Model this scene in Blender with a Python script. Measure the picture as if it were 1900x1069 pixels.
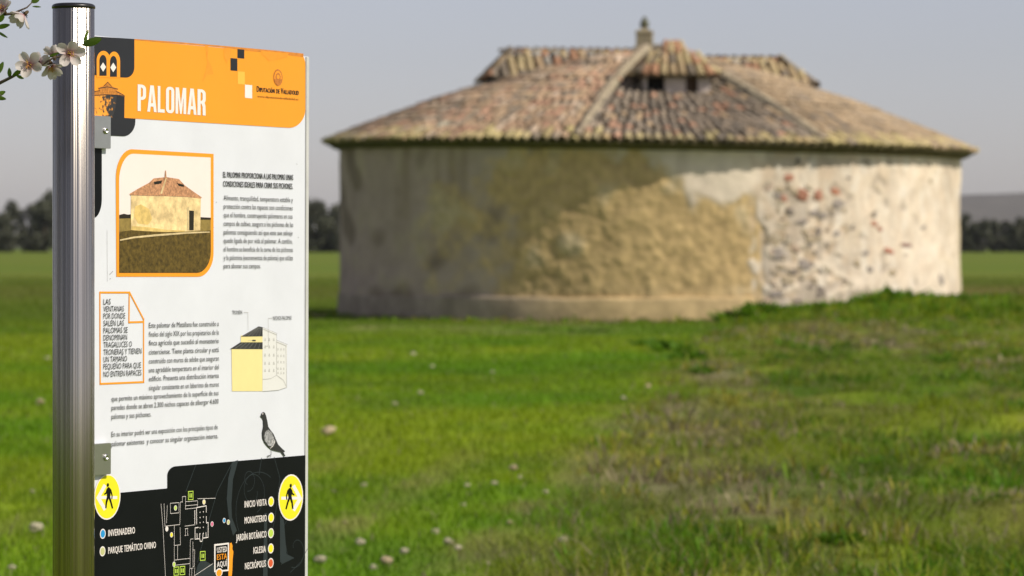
import bpy, bmesh, math, random
import numpy as np
from mathutils import Matrix, Vector, noise as mn

for o in list(bpy.data.objects):
    bpy.data.objects.remove(o, do_unlink=True)
sc = bpy.context.scene
COL = sc.collection
RNG = np.random.default_rng(7)
random.seed(7)
R = math.radians

# ------------------------------------------------------------------ camera
FPX, CX, HY = 6333.0, 950.0, 460.0        # focal length / centre column / horizon row of the 1900 px photo
CAMZ = 1.6
cd = bpy.data.cameras.new('camera')
cam = bpy.data.objects.new('camera', cd)
COL.objects.link(cam)
cam.location = (0, 0, CAMZ)
cam.rotation_euler = (R(90), 0, 0)
cd.sensor_width = 36.0
cd.lens = 36.0 * FPX / 1900.0
cd.shift_y = -(534.5 - HY) / 1900.0
cd.clip_start, cd.clip_end = 0.1, 20000
cd.dof.use_dof = True
cd.dof.focus_distance = 6.35
cd.dof.aperture_fstop = 8.8
sc.camera = cam

# ------------------------------------------------------------------ light
SUN_AZ, SUN_EL = R(64), R(43)             # azimuth from the camera side towards the right, elevation
sdir = Vector((math.sin(SUN_AZ) * math.cos(SUN_EL), -math.cos(SUN_AZ) * math.cos(SUN_EL), math.sin(SUN_EL)))
sl = bpy.data.lights.new('sun', 'SUN')
sl.energy, sl.angle, sl.color = 4.4, R(0.6), (1.0, 0.93, 0.82)
so = bpy.data.objects.new('sun', sl)
COL.objects.link(so)
so.rotation_euler = sdir.to_track_quat('Z', 'Y').to_euler()
so.location = (20, -10, 30)

w = bpy.data.worlds.new('World')
sc.world = w
w.use_nodes = True
wn, wl = w.node_tree.nodes, w.node_tree.links
bg = wn['Background']
sky = wn.new('ShaderNodeTexSky')
sky.sky_type = 'NISHITA'
sky.sun_disc = False
sky.sun_elevation = SUN_EL
sky.sun_rotation = math.atan2(sdir.x, sdir.y)
sky.altitude = 700
sky.air_density, sky.dust_density, sky.ozone_density = 1.0, 1.2, 2.0
hs = wn.new('ShaderNodeHueSaturation')
hs.inputs['Saturation'].default_value = 0.55
wl.new(sky.outputs[0], hs.inputs['Color'])
tint = wn.new('ShaderNodeVectorMath')          # thin high veil: greys the blue evenly over the whole sky
tint.operation = 'MULTIPLY'
tint.inputs[1].default_value = (0.985, 0.915, 0.985)
wl.new(hs.outputs[0], tint.inputs[0])
wl.new(tint.outputs[0], bg.inputs['Color'])
bg.inputs['Strength'].default_value = 0.105
sc.view_settings.view_transform = 'Standard'
sc.view_settings.look = 'None'
sc.view_settings.exposure = 0.0
sc.view_settings.gamma = 1.0
sc.view_settings.use_curve_mapping = False
sc.cycles.max_bounces = 6
sc.cycles.use_denoising = True

# ------------------------------------------------------------------ helpers
def px_ground(px, py, z=0.0):
    d = (CAMZ - z) * FPX / (py - HY)
    return ((px - CX) * d / FPX, d)

def px_at(px, py, y):
    return Vector(((px - CX) * y / FPX, y, CAMZ - (py - HY) * y / FPX))

def smooth(a, b, x):
    t = np.clip((x - a) / (b - a), 0, 1)
    return t * t * (3 - 2 * t)

def vnoise(x, y, seed=0):
    """numpy value noise 0..1"""
    x = np.asarray(x, float); y = np.asarray(y, float)
    xi, yi = np.floor(x).astype(np.int64), np.floor(y).astype(np.int64)
    xf, yf = x - xi, y - yi
    def h(a, b):
        n = (a * 374761393 + b * 668265263 + seed * 974634721) & 0x7fffffff
        n = ((n ^ (n >> 13)) * 1274126177) & 0x7fffffff
        return ((n ^ (n >> 16)) & 0xffff) / 65535.0
    u, v = xf * xf * (3 - 2 * xf), yf * yf * (3 - 2 * yf)
    return (h(xi, yi) * (1 - u) + h(xi + 1, yi) * u) * (1 - v) + (h(xi, yi + 1) * (1 - u) + h(xi + 1, yi + 1) * u) * v

def fbm(x, y, seed=0, o=4):
    s = 0; a = .5; t = 0
    for i in range(o):
        s = s + a * vnoise(x * 2 ** i, y * 2 ** i, seed + i); t += a; a *= .5
    return s / t

def link(o, parent=None):
    COL.objects.link(o)
    if parent is not None:
        o.parent = parent
    return o

def mesh_obj(name, verts, faces, mat=None, parent=None, smooth_=False):
    me = bpy.data.meshes.new(name)
    me.from_pydata([tuple(v) for v in verts], [], [tuple(f) for f in faces])
    if mat: me.materials.append(mat)
    if smooth_:
        me.polygons.foreach_set('use_smooth', [True] * len(me.polygons))
    me.update()
    return link(bpy.data.objects.new(name, me), parent)

def bm_obj(name, bm, mat=None, parent=None, smooth_=False):
    me = bpy.data.meshes.new(name)
    bm.normal_update(); bm.to_mesh(me); bm.free()
    if mat: me.materials.append(mat)
    if smooth_:
        me.polygons.foreach_set('use_smooth', [True] * len(me.polygons))
    return link(bpy.data.objects.new(name, me), parent)

def np_mesh(name, V, F, mat, parent=None, col=None, smooth_=False):
    """V (n,3), F (m,k) numpy, col (n,3) vertex colour"""
    me = bpy.data.meshes.new(name)
    k = F.shape[1]
    me.vertices.add(len(V)); me.vertices.foreach_set('co', V.astype(np.float32).ravel())
    me.loops.add(F.size); me.loops.foreach_set('vertex_index', F.astype(np.int32).ravel())
    me.polygons.add(len(F))
    me.polygons.foreach_set('loop_start', np.arange(0, F.size, k, dtype=np.int32))
    if smooth_:
        me.polygons.foreach_set('use_smooth', np.ones(len(F), dtype=bool))
    me.update(calc_edges=True)
    if col is not None:
        at = me.color_attributes.new('col', 'FLOAT_COLOR', 'POINT')
        c = np.ones((len(V), 4), np.float32); c[:, :3] = col
        at.data.foreach_set('color', c.ravel())
    me.materials.append(mat)
    return link(bpy.data.objects.new(name, me), parent)

def empty(name, loc=(0, 0, 0)):
    o = bpy.data.objects.new(name, None)
    o.location = loc
    return link(o)

def tag(o, label=None, cat=None, group=None, kind=None):
    if label: o['label'] = label
    if cat: o['category'] = cat
    if group: o['group'] = group
    if kind: o['kind'] = kind
    return o

def box(bm, x0, x1, y0, y1, z0, z1, bevel=0):
    r = bmesh.ops.create_cube(bm, size=1)
    vs = r['verts']
    for v in vs:
        v.co = Vector((x0 + (v.co.x + .5) * (x1 - x0), y0 + (v.co.y + .5) * (y1 - y0), z0 + (v.co.z + .5) * (z1 - z0)))
    if bevel:
        es = list({e for v in vs for e in v.link_edges})
        bmesh.ops.bevel(bm, geom=es, offset=bevel, segments=2, affect='EDGES')

def tube(points, radii, seg=8):
    """swept tube through points"""
    V, F = [], []
    pts = [Vector(p) for p in points]
    up = Vector((0.13, 0.31, 0.94))
    for i, p in enumerate(pts):
        t = (pts[min(i + 1, len(pts) - 1)] - pts[max(i - 1, 0)]).normalized()
        s = t.cross(up)
        if s.length < .1: s = t.cross(Vector((1, 0, 0)))
        s.normalize(); b = s.cross(t)
        for k in range(seg):
            a = 2 * math.pi * k / seg
            V.append(p + (s * math.cos(a) + b * math.sin(a)) * radii[i])
    for i in range(len(pts) - 1):
        for k in range(seg):
            k2 = (k + 1) % seg
            F.append((i * seg + k, i * seg + k2, (i + 1) * seg + k2, (i + 1) * seg + k))
    F.append(tuple(range(seg - 1, -1, -1)))
    F.append(tuple((len(pts) - 1) * seg + k for k in range(seg)))
    return V, F

def lathe(profile, seg=32, center=(0, 0)):
    V, F = [], []
    for r, z in profile:
        for k in range(seg):
            a = 2 * math.pi * k / seg
            V.append((center[0] + r * math.cos(a), center[1] + r * math.sin(a), z))
    for i in range(len(profile) - 1):
        for k in range(seg):
            k2 = (k + 1) % seg
            F.append((i * seg + k, i * seg + k2, (i + 1) * seg + k2, (i + 1) * seg + k))
    F.append(tuple(range(seg - 1, -1, -1)))
    F.append(tuple((len(profile) - 1) * seg + k for k in range(seg)))
    return V, F

# ------------------------------------------------------------------ materials
def s2l(c):
    return tuple(((x / 255) / 12.92 if x / 255 <= .04045 else ((x / 255 + .055) / 1.055) ** 2.4) for x in c)

def mat(name, color=(.5, .5, .5), rough=.8, metal=0, src=None, nscale=0, var=0.0, bump=0, bscale=None, spec=.3, coords='Object', translucent=0, stretch=None):
    m = bpy.data.materials.new(name)
    m.use_nodes = True
    n, l = m.node_tree.nodes, m.node_tree.links
    b = n['Principled BSDF']
    b.inputs['Roughness'].default_value = rough
    b.inputs['Metallic'].default_value = metal
    b.inputs['Specular IOR Level'].default_value = spec
    if src == 'attr':
        a = n.new('ShaderNodeVertexColor'); a.layer_name = 'col'; out = a.outputs[0]
    elif src == 'obj':
        a = n.new('ShaderNodeObjectInfo'); out = a.outputs['Color']
    else:
        a = n.new('ShaderNodeRGB'); a.outputs[0].default_value = (*color, 1); out = a.outputs[0]
    tc = n.new('ShaderNodeTexCoord')
    co = tc.outputs[coords]
    if stretch:
        mp = n.new('ShaderNodeMapping'); mp.inputs['Scale'].default_value = stretch
        l.new(co, mp.inputs[0]); co = mp.outputs[0]
    if nscale:
        nt = n.new('ShaderNodeTexNoise')
        nt.inputs['Scale'].default_value = nscale; nt.inputs['Detail'].default_value = 6
        nt.inputs['Roughness'].default_value = .65
        l.new(co, nt.inputs['Vector'])
        mr = n.new('ShaderNodeMapRange')
        mr.inputs[1].default_value, mr.inputs[2].default_value = .25, .75
        mr.inputs[3].default_value, mr.inputs[4].default_value = 1 - var, 1 + var
        l.new(nt.outputs[0], mr.inputs[0])
        mx = n.new('ShaderNodeVectorMath'); mx.operation = 'SCALE'
        l.new(out, mx.inputs[0]); l.new(mr.outputs[0], mx.inputs['Scale'])
        out = mx.outputs[0]
    l.new(out, b.inputs['Base Color'])
    if bump:
        nb = n.new('ShaderNodeTexNoise')
        nb.inputs['Scale'].default_value = bscale or nscale * 2; nb.inputs['Detail'].default_value = 5
        l.new(co, nb.inputs['Vector'])
        bp = n.new('ShaderNodeBump'); bp.inputs['Strength'].default_value = bump
        bp.inputs['Distance'].default_value = .02
        l.new(nb.outputs[0], bp.inputs['Height']); l.new(bp.outputs[0], b.inputs['Normal'])
    if translucent:
        t = n.new('ShaderNodeBsdfTranslucent'); l.new(out, t.inputs[0])
        ms = n.new('ShaderNodeMixShader'); ms.inputs[0].default_value = translucent
        l.new(b.outputs[0], ms.inputs[1]); l.new(t.outputs[0], ms.inputs[2])
        l.new(ms.outputs[0], n['Material Output'].inputs[0])
    return m

M_ground = mat('field_soil', src='attr', rough=.95, nscale=2.0, var=.25, bump=.4, bscale=9, spec=.1)
M_grass = mat('grass_blades', src='attr', rough=.6, spec=.25, translucent=.45)
M_leafA = mat('tree_foliage', src='attr', rough=.7, spec=.2, translucent=.2)
M_bark = mat('bark', (.10, .075, .055), .9, nscale=14, var=.4, bump=.6)
M_wall = mat('lime_and_mud_wall', src='attr', rough=.92, nscale=2.6, var=.13, bump=.55, bscale=7, spec=.15)
M_plinth = mat('mud_plinth', src='attr', rough=.95, nscale=3, var=.25, bump=.7, bscale=6, spec=.1)
M_stone = mat('wall_stone', src='obj', rough=.9, nscale=8, var=.25, bump=.5)
M_tile_o = mat('roof_clay_tile', src='obj', rough=.85, nscale=9, var=.35, bump=.5, spec=.2)
M_tile_a = mat('roof_clay_tile_far', src='attr', rough=.85, nscale=9, var=.35, bump=.5, spec=.2)
M_deck = mat('roof_channel_mortar', (.10, .08, .06), .95, nscale=5, var=.4, bump=.6)
M_mortar = mat('pale_mortar', (.33, .28, .19), .95, nscale=6, var=.3, bump=.7)
M_eave = mat('mossy_eave', (.10, .085, .045), .95, nscale=5, var=.45, bump=.7)
M_white = mat('limewash', (.46, .40, .37), .9, nscale=5, var=.15, bump=.4)
M_dark = mat('dark_wood', (.05, .028, .015), .8, nscale=10, var=.4)
M_hole = mat('loft_interior', (.012, .011, .01), .95)
M_finial = mat('finial_stone', (.30, .25, .16), .9, nscale=7, var=.3, bump=.6)
M_finial2 = mat('finial_dark_stone', (.11, .11, .07), .9, nscale=9, var=.3, bump=.5)
M_fstone = mat('field_limestone', src='obj', rough=.9, nscale=12, var=.2, bump=.6)
M_steel = mat('brushed_stainless', (.33, .30, .255), .24, 1.0, nscale=1.0, var=.62, bump=.35, bscale=1.2, stretch=(75, 75, .15))  # colour streaks paint dark upright reflections over the brushed grain
M_steel2 = mat('steel_plate', (.62, .61, .59), .3, 1.0, nscale=30, var=.06)
M_cap = mat('black_plastic', (.015, .014, .014), .35, nscale=40, var=.2, spec=.5)

# ------------------------------------------------------------------ ground
BX, BY = (1204 - CX) / FPX * 81.4, 81.4      # dovecote centre
RW = 7.36                                    # wall radius

def crop_edge(y):
    """x of the edge between the sown field (left) and rough grass (right)"""
    P = [px_ground(*p) for p in ((700, 1150), (800, 1069), (930, 985), (1060, 880), (1170, 770), (1250, 680), (1290, 625), (1300, 605))]
    ys = [p[1] for p in P]; xs = [p[0] for p in P]
    return np.interp(y, ys, xs)

def ground_z(x, y):
    x = np.asarray(x, float); y = np.asarray(y, float)
    z = .0022 * np.clip(y - 160, 0, 380)
    rough = smooth(-.6, 1.5, x - crop_edge(y)) * smooth(5, 12, y) * (1 - smooth(90, 110, y))
    z = z + (fbm(x * .5, y * .35, 3) - .5) * .22 * rough + np.clip(fbm(x * 1.5, y * .9, 33, 3) - .45, 0, 1) * .32 * rough
    z = z + (fbm(x * .15, y * .1, 9) - .5) * .10 * smooth(8, 14, y) * (1 - smooth(60, 72, y))
    z = z + .34 * smooth(4.4, 7.2, x) * np.exp(-((y - 75.5) / 4.2) ** 2) * (.75 + .5 * fbm(x * .8, y * .5, 21))
    # low earth lip in front of the wall
    z = z + .05 * np.exp(-((y - 68) / 1.2) ** 2) * smooth(-4.5, -3, x) * (1 - smooth(2.2, 4, x))
    return z

def patches():
    """dry / dark ground patches, (px, py, rx, ry, kind) seen in the photo turned into ground ellipses"""
    L = [(1250, 790, 150, 40, 'dry'), (1150, 885, 130, 42, 'dry'), (1310, 900, 170, 50, 'dry'), (1300, 800, 60, 60, 'dry'), (1330, 690, 60, 40, 'dry2'), (1600, 620, 90, 14, 'dry2'), (1350, 715, 70, 22, 'dry'),
         (1600, 640, 120, 20, 'dry2'), (1520, 930, 160, 30, 'dry2'), (1100, 965, 90, 35, 'dry2'), (1390, 940, 70, 25, 'dry'),
         (930, 612, 300, 8, 'dry'), (720, 606, 80, 6, 'dry'), (1030, 604, 90, 7, 'dry'),
         (950, 1040, 110, 22, 'dry2'), (1000, 960, 60, 26, 'dry2'),
         (1700, 700, 120, 40, 'lush'), (1620, 840, 140, 26, 'lush'), (1800, 820, 120, 40, 'lush'), (1450, 660, 120, 26, 'olive'), (1560, 760, 140, 26, 'olive'),
         (1700, 950, 200, 40, 'olive'), (1400, 800, 90, 24, 'olive'), (1250, 1010, 130, 30, 'lush')]
    out = []
    for px, py, rx, ry, k in L:
        x, y = px_ground(px, py)
        x1, _ = px_ground(px + rx, py)
        _, ya = px_ground(px, py - ry); _, yb = px_ground(px, py + ry)
        out.append((x, y, abs(x1 - x), abs(ya - yb) / 2, k))
    return out
PATCH = patches()

def ground_color(x, y, blade=True):
    """albedo of the field at x, y"""
    x = np.asarray(x, float); y = np.asarray(y, float)
    n1, n2, n3 = fbm(x * .35, y * .22, 40), fbm(x * 1.3, y * .8, 50), fbm(x * .12, y * .05, 60)
    c = np.zeros(x.shape + (3,))
    crop = np.array((.140, .272, .006)); crop2 = np.array((.245, .325, .010))
    t = np.clip((n1 - .34) * 2.6 + (n3 - .5) * 1.2 + (n2 - .5) * .8, 0, 1)[..., None]
    c[:] = crop * (1 - t) + crop2 * t
    mk = np.clip((fbm(x * .8 + 5, y * .5, 210, 3) - .56) * 6, 0, 1)[..., None] * .45
    c = c * (1 - mk) + np.array((.085, .175, .012)) * mk
    rough = smooth(-.5, .7, x - crop_edge(y) + (n2 - .5) * 1.2) * (1 - smooth(86, 92, y))
    ro = np.array((.145, .235, .010)); ro2 = np.array((.255, .265, .030))
    t = np.clip((n2 - .25) * 1.5 + (n1 - .5), 0, 1)[..., None]
    rc = ro * (1 - t) + ro2 * t
    m1 = np.clip((fbm(x * .9, y * .42, 140, 3) - .52) * 5, 0, 1)[..., None] * .75
    rc = rc * (1 - m1) + np.array((.21, .185, .06)) * m1
    m2 = np.clip((fbm(x * .8 + 9, y * .36, 150, 3) - .55) * 6, 0, 1)[..., None] * .8
    rc = rc * (1 - m2) + np.array((.07, .14, .006)) * m2
    m3 = np.clip((fbm(x * .7 + 3, y * .3, 160, 3) - .56) * 6, 0, 1)[..., None] * .7
    rc = rc * (1 - m3) + np.array((.24, .29, .012)) * m3
    c = c * (1 - rough[..., None]) + rc * rough[..., None]
    # drill rows with bare straw-coloured soil near the field edge
    sdist = x - crop_edge(y)
    rows = np.clip((np.cos(sdist * 2 * math.pi / .95) - .35) * 2, 0, 1) * smooth(-3.4, -2.4, sdist) * (1 - smooth(-.2, .4, sdist)) * (1 - smooth(22, 30, y)) * np.clip((n2 - .36) * 4, 0, 1) * .5
    c = c * (1 - rows[..., None]) + np.array((.36, .29, .13)) * rows[..., None]
    tint = {'dry': (.30, .25, .155), 'dry2': (.25, .215, .10), 'soil': (.36, .29, .14), 'lush': (.12, .22, .008), 'olive': (.15, .165, .03)}
    for (cx, cy, rx, ry, k) in PATCH:
        d = ((x - cx) / rx) ** 2 + ((y - cy) / ry) ** 2
        a = np.clip((1.25 - d) * 1.2, 0, 1) * np.clip((n2 - .33) * 3.2, 0, 1) * (.5 if k == 'dry' else .7)
        c = c * (1 - a[..., None]) + np.array(tint[k]) * a[..., None]
    # far fields: alternating green and straw bands
    far = np.maximum(smooth(88, 112, y), .8 * smooth(50, 90, y) * (1 - rough))
    b = fbm(x * .006, y * .025, 77)
    fc = np.array((.115, .185, .014)) * (1 - b[..., None]) + np.array((.175, .205, .024)) * b[..., None]
    band = (np.exp(-((y - 122) / 20) ** 2) * (.25 + .55 * smooth(0, 12, x)))[..., None]
    fc = fc * (1 - band) + np.array((.26, .22, .07)) * band
    c = c * (1 - far[..., None]) + fc * far[..., None]
    return c

def axis(lo, a, b, hi, step, grow=1.35):
    mid = list(np.arange(a, b + 1e-6, step))
    out, s, v = [], step, b
    while v < hi:
        s *= grow; v += s; out.append(min(v, hi))
    out2, s, v = [], step, a
    while v > lo:
        s *= grow; v -= s; out2.append(max(v, lo))
    return np.array(out2[::-1] + mid + out)

gx, gy = axis(-7000, -10, 16, 7000, .3), axis(-600, 10, 110, 9000, .35, 1.22)
GX, GY = np.meshgrid(gx, gy)
GZ = ground_z(GX, GY) - .02
V = np.stack([GX.ravel(), GY.ravel(), GZ.ravel()], 1)
nx, ny = len(gx), len(gy)
ii, jj = np.meshgrid(np.arange(nx - 1), np.arange(ny - 1))
a0 = (jj * nx + ii).ravel()
F = np.stack([a0, a0 + 1, a0 + nx + 1, a0 + nx], 1)
gcol = ground_color(GX.ravel(), GY.ravel()) * .8
ground = np_mesh('ground', V, F, M_ground, col=gcol, smooth_=True)
tag(ground, kind='structure')

# hill far behind on the right
hv, hf = [], []
hxs = np.linspace(60, 3200, 60); hys = np.linspace(3700, 4700, 14)
for i, x in enumerate(hxs):
    for j, y in enumerate(hys):
        e = float(smooth(60, 420, x)); rr = math.sin(math.pi * j / 13) ** .6 if 0 < j < 13 else 0
        top = 71 + 3.5 * float(fbm(x * .006, 1.0, 5) - .5) * 2 - 3 * math.exp(-((x - 560) / 40) ** 2)
        hv.append((x, y, -2 + e * rr * (top + 4 * float(fbm(x * .02, y * .02, 15) - .5))))
for i in range(59):
    for j in range(13):
        k = i * 14 + j
        hf.append((k, k + 14, k + 15, k + 1))
M_hill = mat('hill_scrub', (.11, .10, .085), .95, nscale=.02, var=.3)
hill = mesh_obj('hill', hv, hf, M_hill, smooth_=True)
tag(hill, kind='structure')

# ------------------------------------------------------------------ dovecote
dove = empty('dovecote', (BX, BY, 0))
tag(dove, 'round whitewashed adobe dovecote with clay tiled roof and four roof dormers standing in the field', 'dovecote')

def eave_z(az):
    return 3.95 - .12 * math.sin(az) - .08 * math.cos(az)

RE = RW + .33

def roof_z(r, az):
    q = RE - r
    z = 3.97 + .43 * q - .0151 * q * q + (eave_z(az) - 3.95) * r / RE
    d = math.degrees(az)
    if -14 < d < 28 and q > 0:
        z -= .26 * math.sin(math.pi * (d + 14) / 42) ** .6 * min(1, q / 2.6) * min(1, r / 2.5)
    return z

def rad(az):
    return Vector((math.sin(az), -math.cos(az), 0))

# wall -------------------------------------------------------------
NA, NZ = 1300, 120
V = np.zeros((NA * NZ, 3)); C = np.zeros((NA * NZ, 3))
white = np.array((.77, .655, .51)); white_shaded = np.array((.45, .345, .285)); ochre = np.array((.53, .38, .18)); brown = np.array((.30, .215, .13))
greym = np.array((.38, .315, .25)); cream = np.array((.60, .49, .33))
def n3(p, s, seed=0):
    return mn.noise(Vector((p[0] * s + seed * 7.3, p[1] * s, p[2] * s)))
for i in range(NA):
    az = -math.pi + 2 * math.pi * i / NA
    d = math.degrees(az)
    top = eave_z(az) + .02
    rv = rad(az)
    arc = az * RW
    for j in range(NZ):
        z = -.35 + (top + .35) * j / (NZ - 1)
        p = (rv.x * RW, rv.y * RW, z)
        k = i * NZ + j
        nl, nm, nf = n3(p, .7), n3(p, 1.9, 3), n3(p, 4.6, 5)
        # crumbled mud render zone
        up = 3.85 + .3 * nl - max(0, (-22 - d)) * .035 + .3 * nm + .22 * nf
        up -= 1.1 * min(1, max(0, (d + 3) / 8))
        oc = min(1, max(0, (d + 42 + nl * 13 + nm * 9 + nf * 5) / 12)) * min(1, max(0, (17.0 + nm * 3 + nl * 2 + nf * 1.5 - d) / .8)) * min(1, max(0, (up - z) / .30))
        lump = 0
        if oc > 0:
            cell = mn.voronoi(Vector((arc * 7.5 + nm * .5, z * 9.0, 0)))[0]
            lump = oc * (.022 * (.45 - cell[0]) + .010 * nf + .010 * nm)
        # peeled stones zone right of the boundary
        st = 0
        if 17 < d < 80:
            dens = max(0, 1 - abs(d - 24) / 16) * min(1, max(0, (3.35 - z) / .8)) + .28 * max(0, 1 - abs(d - 42) / 34)
            st = min(1, max(0, (nf * .8 + nm * .55 + dens * .75 - .52) / .22))
        r = RW + .025 * nl + .018 * nm + .008 * nf - .03 * oc + lump - .025 * st + .06 * max(0, .6 - z) / .6 * 0
        if d > 70: r += .04 * n3(p, 1.2, 9)
        V[k] = (rv.x * r, rv.y * r, z)
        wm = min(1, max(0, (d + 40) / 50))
        c = white_shaded * (1 - wm) + white * wm  # shade of the unlit left side is mixed into the whitewash colour
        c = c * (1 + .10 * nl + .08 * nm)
        # cream/dirty blotches
        t = min(1, max(0, (nm + .5 * nl - .12) * 1.8)) * .5
        c = c * (1 - t) + cream * t * (1.0 if d > 0 else .8)
        # run-off streaks under the eave
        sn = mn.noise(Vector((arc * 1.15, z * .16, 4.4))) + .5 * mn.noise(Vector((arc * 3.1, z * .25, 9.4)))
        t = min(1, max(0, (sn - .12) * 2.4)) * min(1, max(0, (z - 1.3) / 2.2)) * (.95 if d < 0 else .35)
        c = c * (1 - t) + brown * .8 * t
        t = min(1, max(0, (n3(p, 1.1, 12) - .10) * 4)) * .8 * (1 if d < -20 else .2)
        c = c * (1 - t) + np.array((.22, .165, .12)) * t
        o2 = ochre * (1 + .22 * nf + .15 * nm)
        t = min(1, max(0, (nl * .8 + nm * .7 - .25) * 3)) * .6
        o2 = o2 * (1 - t) + np.array((.55, .46, .30)) * t
        fv = mn.noise(Vector((arc * 7.5, z * 3.6, 31)))
        o2 = o2 * (1 + .20 * fv)
        c = c * (1 - oc) + o2 * oc
        if d > 15:
            # flaked limewash: pinkish render and grey mortar showing through in small upright patches
            f2 = mn.noise(Vector((arc * 4.2, z * 2.3, 71))) + .5 * fv
            f3 = mn.noise(Vector((arc * 5.1 + 40, z * 3.0, 17))) + .5 * mn.noise(Vector((arc * 10 + 4, z * 6.5, 3)))
            dn = .55 + .45 * max(0, 1 - abs(d - 26) / 22)
            t = min(1, max(0, (f2 - .05) * 3.2)) * .6 * dn
            c = c * (1 - t) + np.array((.60, .46, .32)) * t
            t = min(1, max(0, (f3 - .20) * 3.6)) * .6 * dn
            c = c * (1 - t) + np.array((.46, .385, .30)) * t
            t = min(1, max(0, (-f2 - .25) * 3)) * .6
            c = c * (1 - t) + np.array((.80, .73, .62)) * t
        sc_ = greym if nm > 0 else np.array((.42, .30, .18))
        c = c * (1 - st * .6) + sc_ * st * .6
        # damp foot
        t = max(0, 1 - z / .9) * (.35 + .3 * nm)
        c = c * (1 - t) + np.array((.40, .33, .24)) * t
        # yellow lichen streak at the far right edge
        if d > 72:
            t = min(1, (d - 72) / 8) * min(1, max(0, (2.6 - z) / .5)) * (.5 + .5 * nm)
            c = c * (1 - t) + np.array((.48, .38, .20)) * t
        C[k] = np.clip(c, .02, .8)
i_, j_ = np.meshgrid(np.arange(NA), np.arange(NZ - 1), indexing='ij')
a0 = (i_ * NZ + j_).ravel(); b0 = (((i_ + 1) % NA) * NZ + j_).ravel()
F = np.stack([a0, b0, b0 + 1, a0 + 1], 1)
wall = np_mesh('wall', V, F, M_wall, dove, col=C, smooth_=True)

# plinth along the foot (left half up to the crumbled edge)
pv, pf = [], []
azs = [R(-178 + k * 1.0) for k in range(0, 195)]
for k, az in enumerate(azs):
    d = math.degrees(az)
    hgt = .50 + .03 * mn.noise(Vector((az * 9, 0, 0))) + .05 * mn.noise(Vector((az * 2.5, 3, 0)))
    e = .045 + .02 * mn.noise(Vector((az * 12, 5, 0)))
    for (rr, zz) in ((RW - .1, hgt + .03), (RW + .03, hgt + .02), (RW + e, hgt - .04), (RW + e + .02, .2), (RW + e + .03, -.3)):
        v = rad(az) * (rr + .012 * mn.noise(Vector((az * 20, zz * 6, 1))))
        pv.append((v.x, v.y, zz))
for k in range(len(azs) - 1):
    for j in range(4):
        a = k * 5 + j
        pf.append((a, a + 1, a + 6, a + 5))
pc = []
for v in pv:
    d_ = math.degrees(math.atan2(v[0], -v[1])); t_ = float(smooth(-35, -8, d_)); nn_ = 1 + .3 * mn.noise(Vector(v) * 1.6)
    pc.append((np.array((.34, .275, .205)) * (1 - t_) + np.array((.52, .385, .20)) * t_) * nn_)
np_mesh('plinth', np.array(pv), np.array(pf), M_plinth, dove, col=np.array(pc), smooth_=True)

# exposed stones and brick ends in the peeled plaster
STM = []
for s in range(4):
    bm = bmesh.new()
    bmesh.ops.create_icosphere(bm, subdivisions=1, radius=1)
    for v in bm.verts:
        q = mn.noise(v.co * 1.3 + Vector((s * 5, 0, 0)))
        v.co *= 1 + .35 * q
        v.co = Vector([math.copysign(min(abs(c), .8) ** .8, c) for c in v.co])
    me = bpy.data.meshes.new('stone'); bm.to_mesh(me); bm.free(); me.materials.append(M_stone); STM.append(me)
def wall_stone(px, py, w_, h_, color):
    az = math.asin(max(-.999, min(.999, (px - 1204) / 574.0)))
    y = BY - RW * math.cos(az)
    z = CAMZ - (py - HY) * y / FPX
    o = bpy.data.objects.new('stone', random.choice(STM))
    link(o, wall)
    r = rad(az) * (RW - .014)
    o.location = (r.x, r.y, z)
    o.rotation_euler = (random.uniform(-.3, .3) * 0, random.uniform(-.5, .5), az)
    ww = w_ / FPX * y / max(.35, math.cos(az)) / 2
    o.scale = (ww * 1.15, .034, h_ / FPX * y / 2 * 1.1)
    o.color = (*color, 1)
RED = (.44, .21, .14); GRY = (.34, .29, .25); TAN = (.46, .37, .25); DRK = (.26, .215, .175); PNK = (.52, .38, .28)
for a in ((1422, 330, 20, 16, RED), (1413, 369, 12, 16, RED), (1446, 362, 24, 26, (.36, .17, .11)), (1474, 362, 16, 26, RED), (1505, 356, 18, 16, (.45, .2, .12)),
          (1511, 378, 24, 22, GRY), (1438, 300, 9, 20, DRK), (1424, 392, 16, 18, DRK), (1447, 412, 12, 14, GRY), (1577, 415, 16, 14, RED), (1588, 425, 12, 10, RED),
          (1577, 398, 8, 14, DRK), (1606, 466, 22, 11, (.48, .2, .13)), (1640, 455, 24, 10, (.30, .18, .15)), (1536, 420, 12, 16, DRK), (1474, 428, 12, 18, DRK),
          (1400, 470, 26, 32, GRY), (1450, 492, 26, 24, GRY), (1435, 460, 18, 20, PNK), (1482, 400, 18, 14, GRY), (1530, 330, 10, 8, GRY), (1676, 422, 12, 10, GRY),
          (1395, 440, 22, 18, TAN), (1460, 445, 20, 16, TAN), (1420, 520, 26, 22, TAN), (1480, 540, 18, 22, DRK), (1400, 545, 26, 14, GRY), (1430, 505, 16, 12, DRK),
          (1690, 335, 12, 16, TAN), (1560, 470, 16, 14, GRY), (1545, 488, 16, 18, TAN), (1612, 505, 18, 18, TAN), (1570, 500, 12, 14, GRY), (1716, 520, 14, 22, GRY)):
    wall_stone(*a)
random.seed(11)
for k in range(80):
    px = 1383 + abs(random.gauss(0, 1)) * 75
    if px > 1740: continue
    py = random.uniform(340 if px < 1520 else 300, 565)
    wall_stone(px, py, random.uniform(5, 19), random.uniform(5, 15), random.choice((GRY, TAN, TAN, (.34, .28, .23), (.40, .33, .26), PNK, (.52, .44, .32), (.55, .46, .34))))

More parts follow.
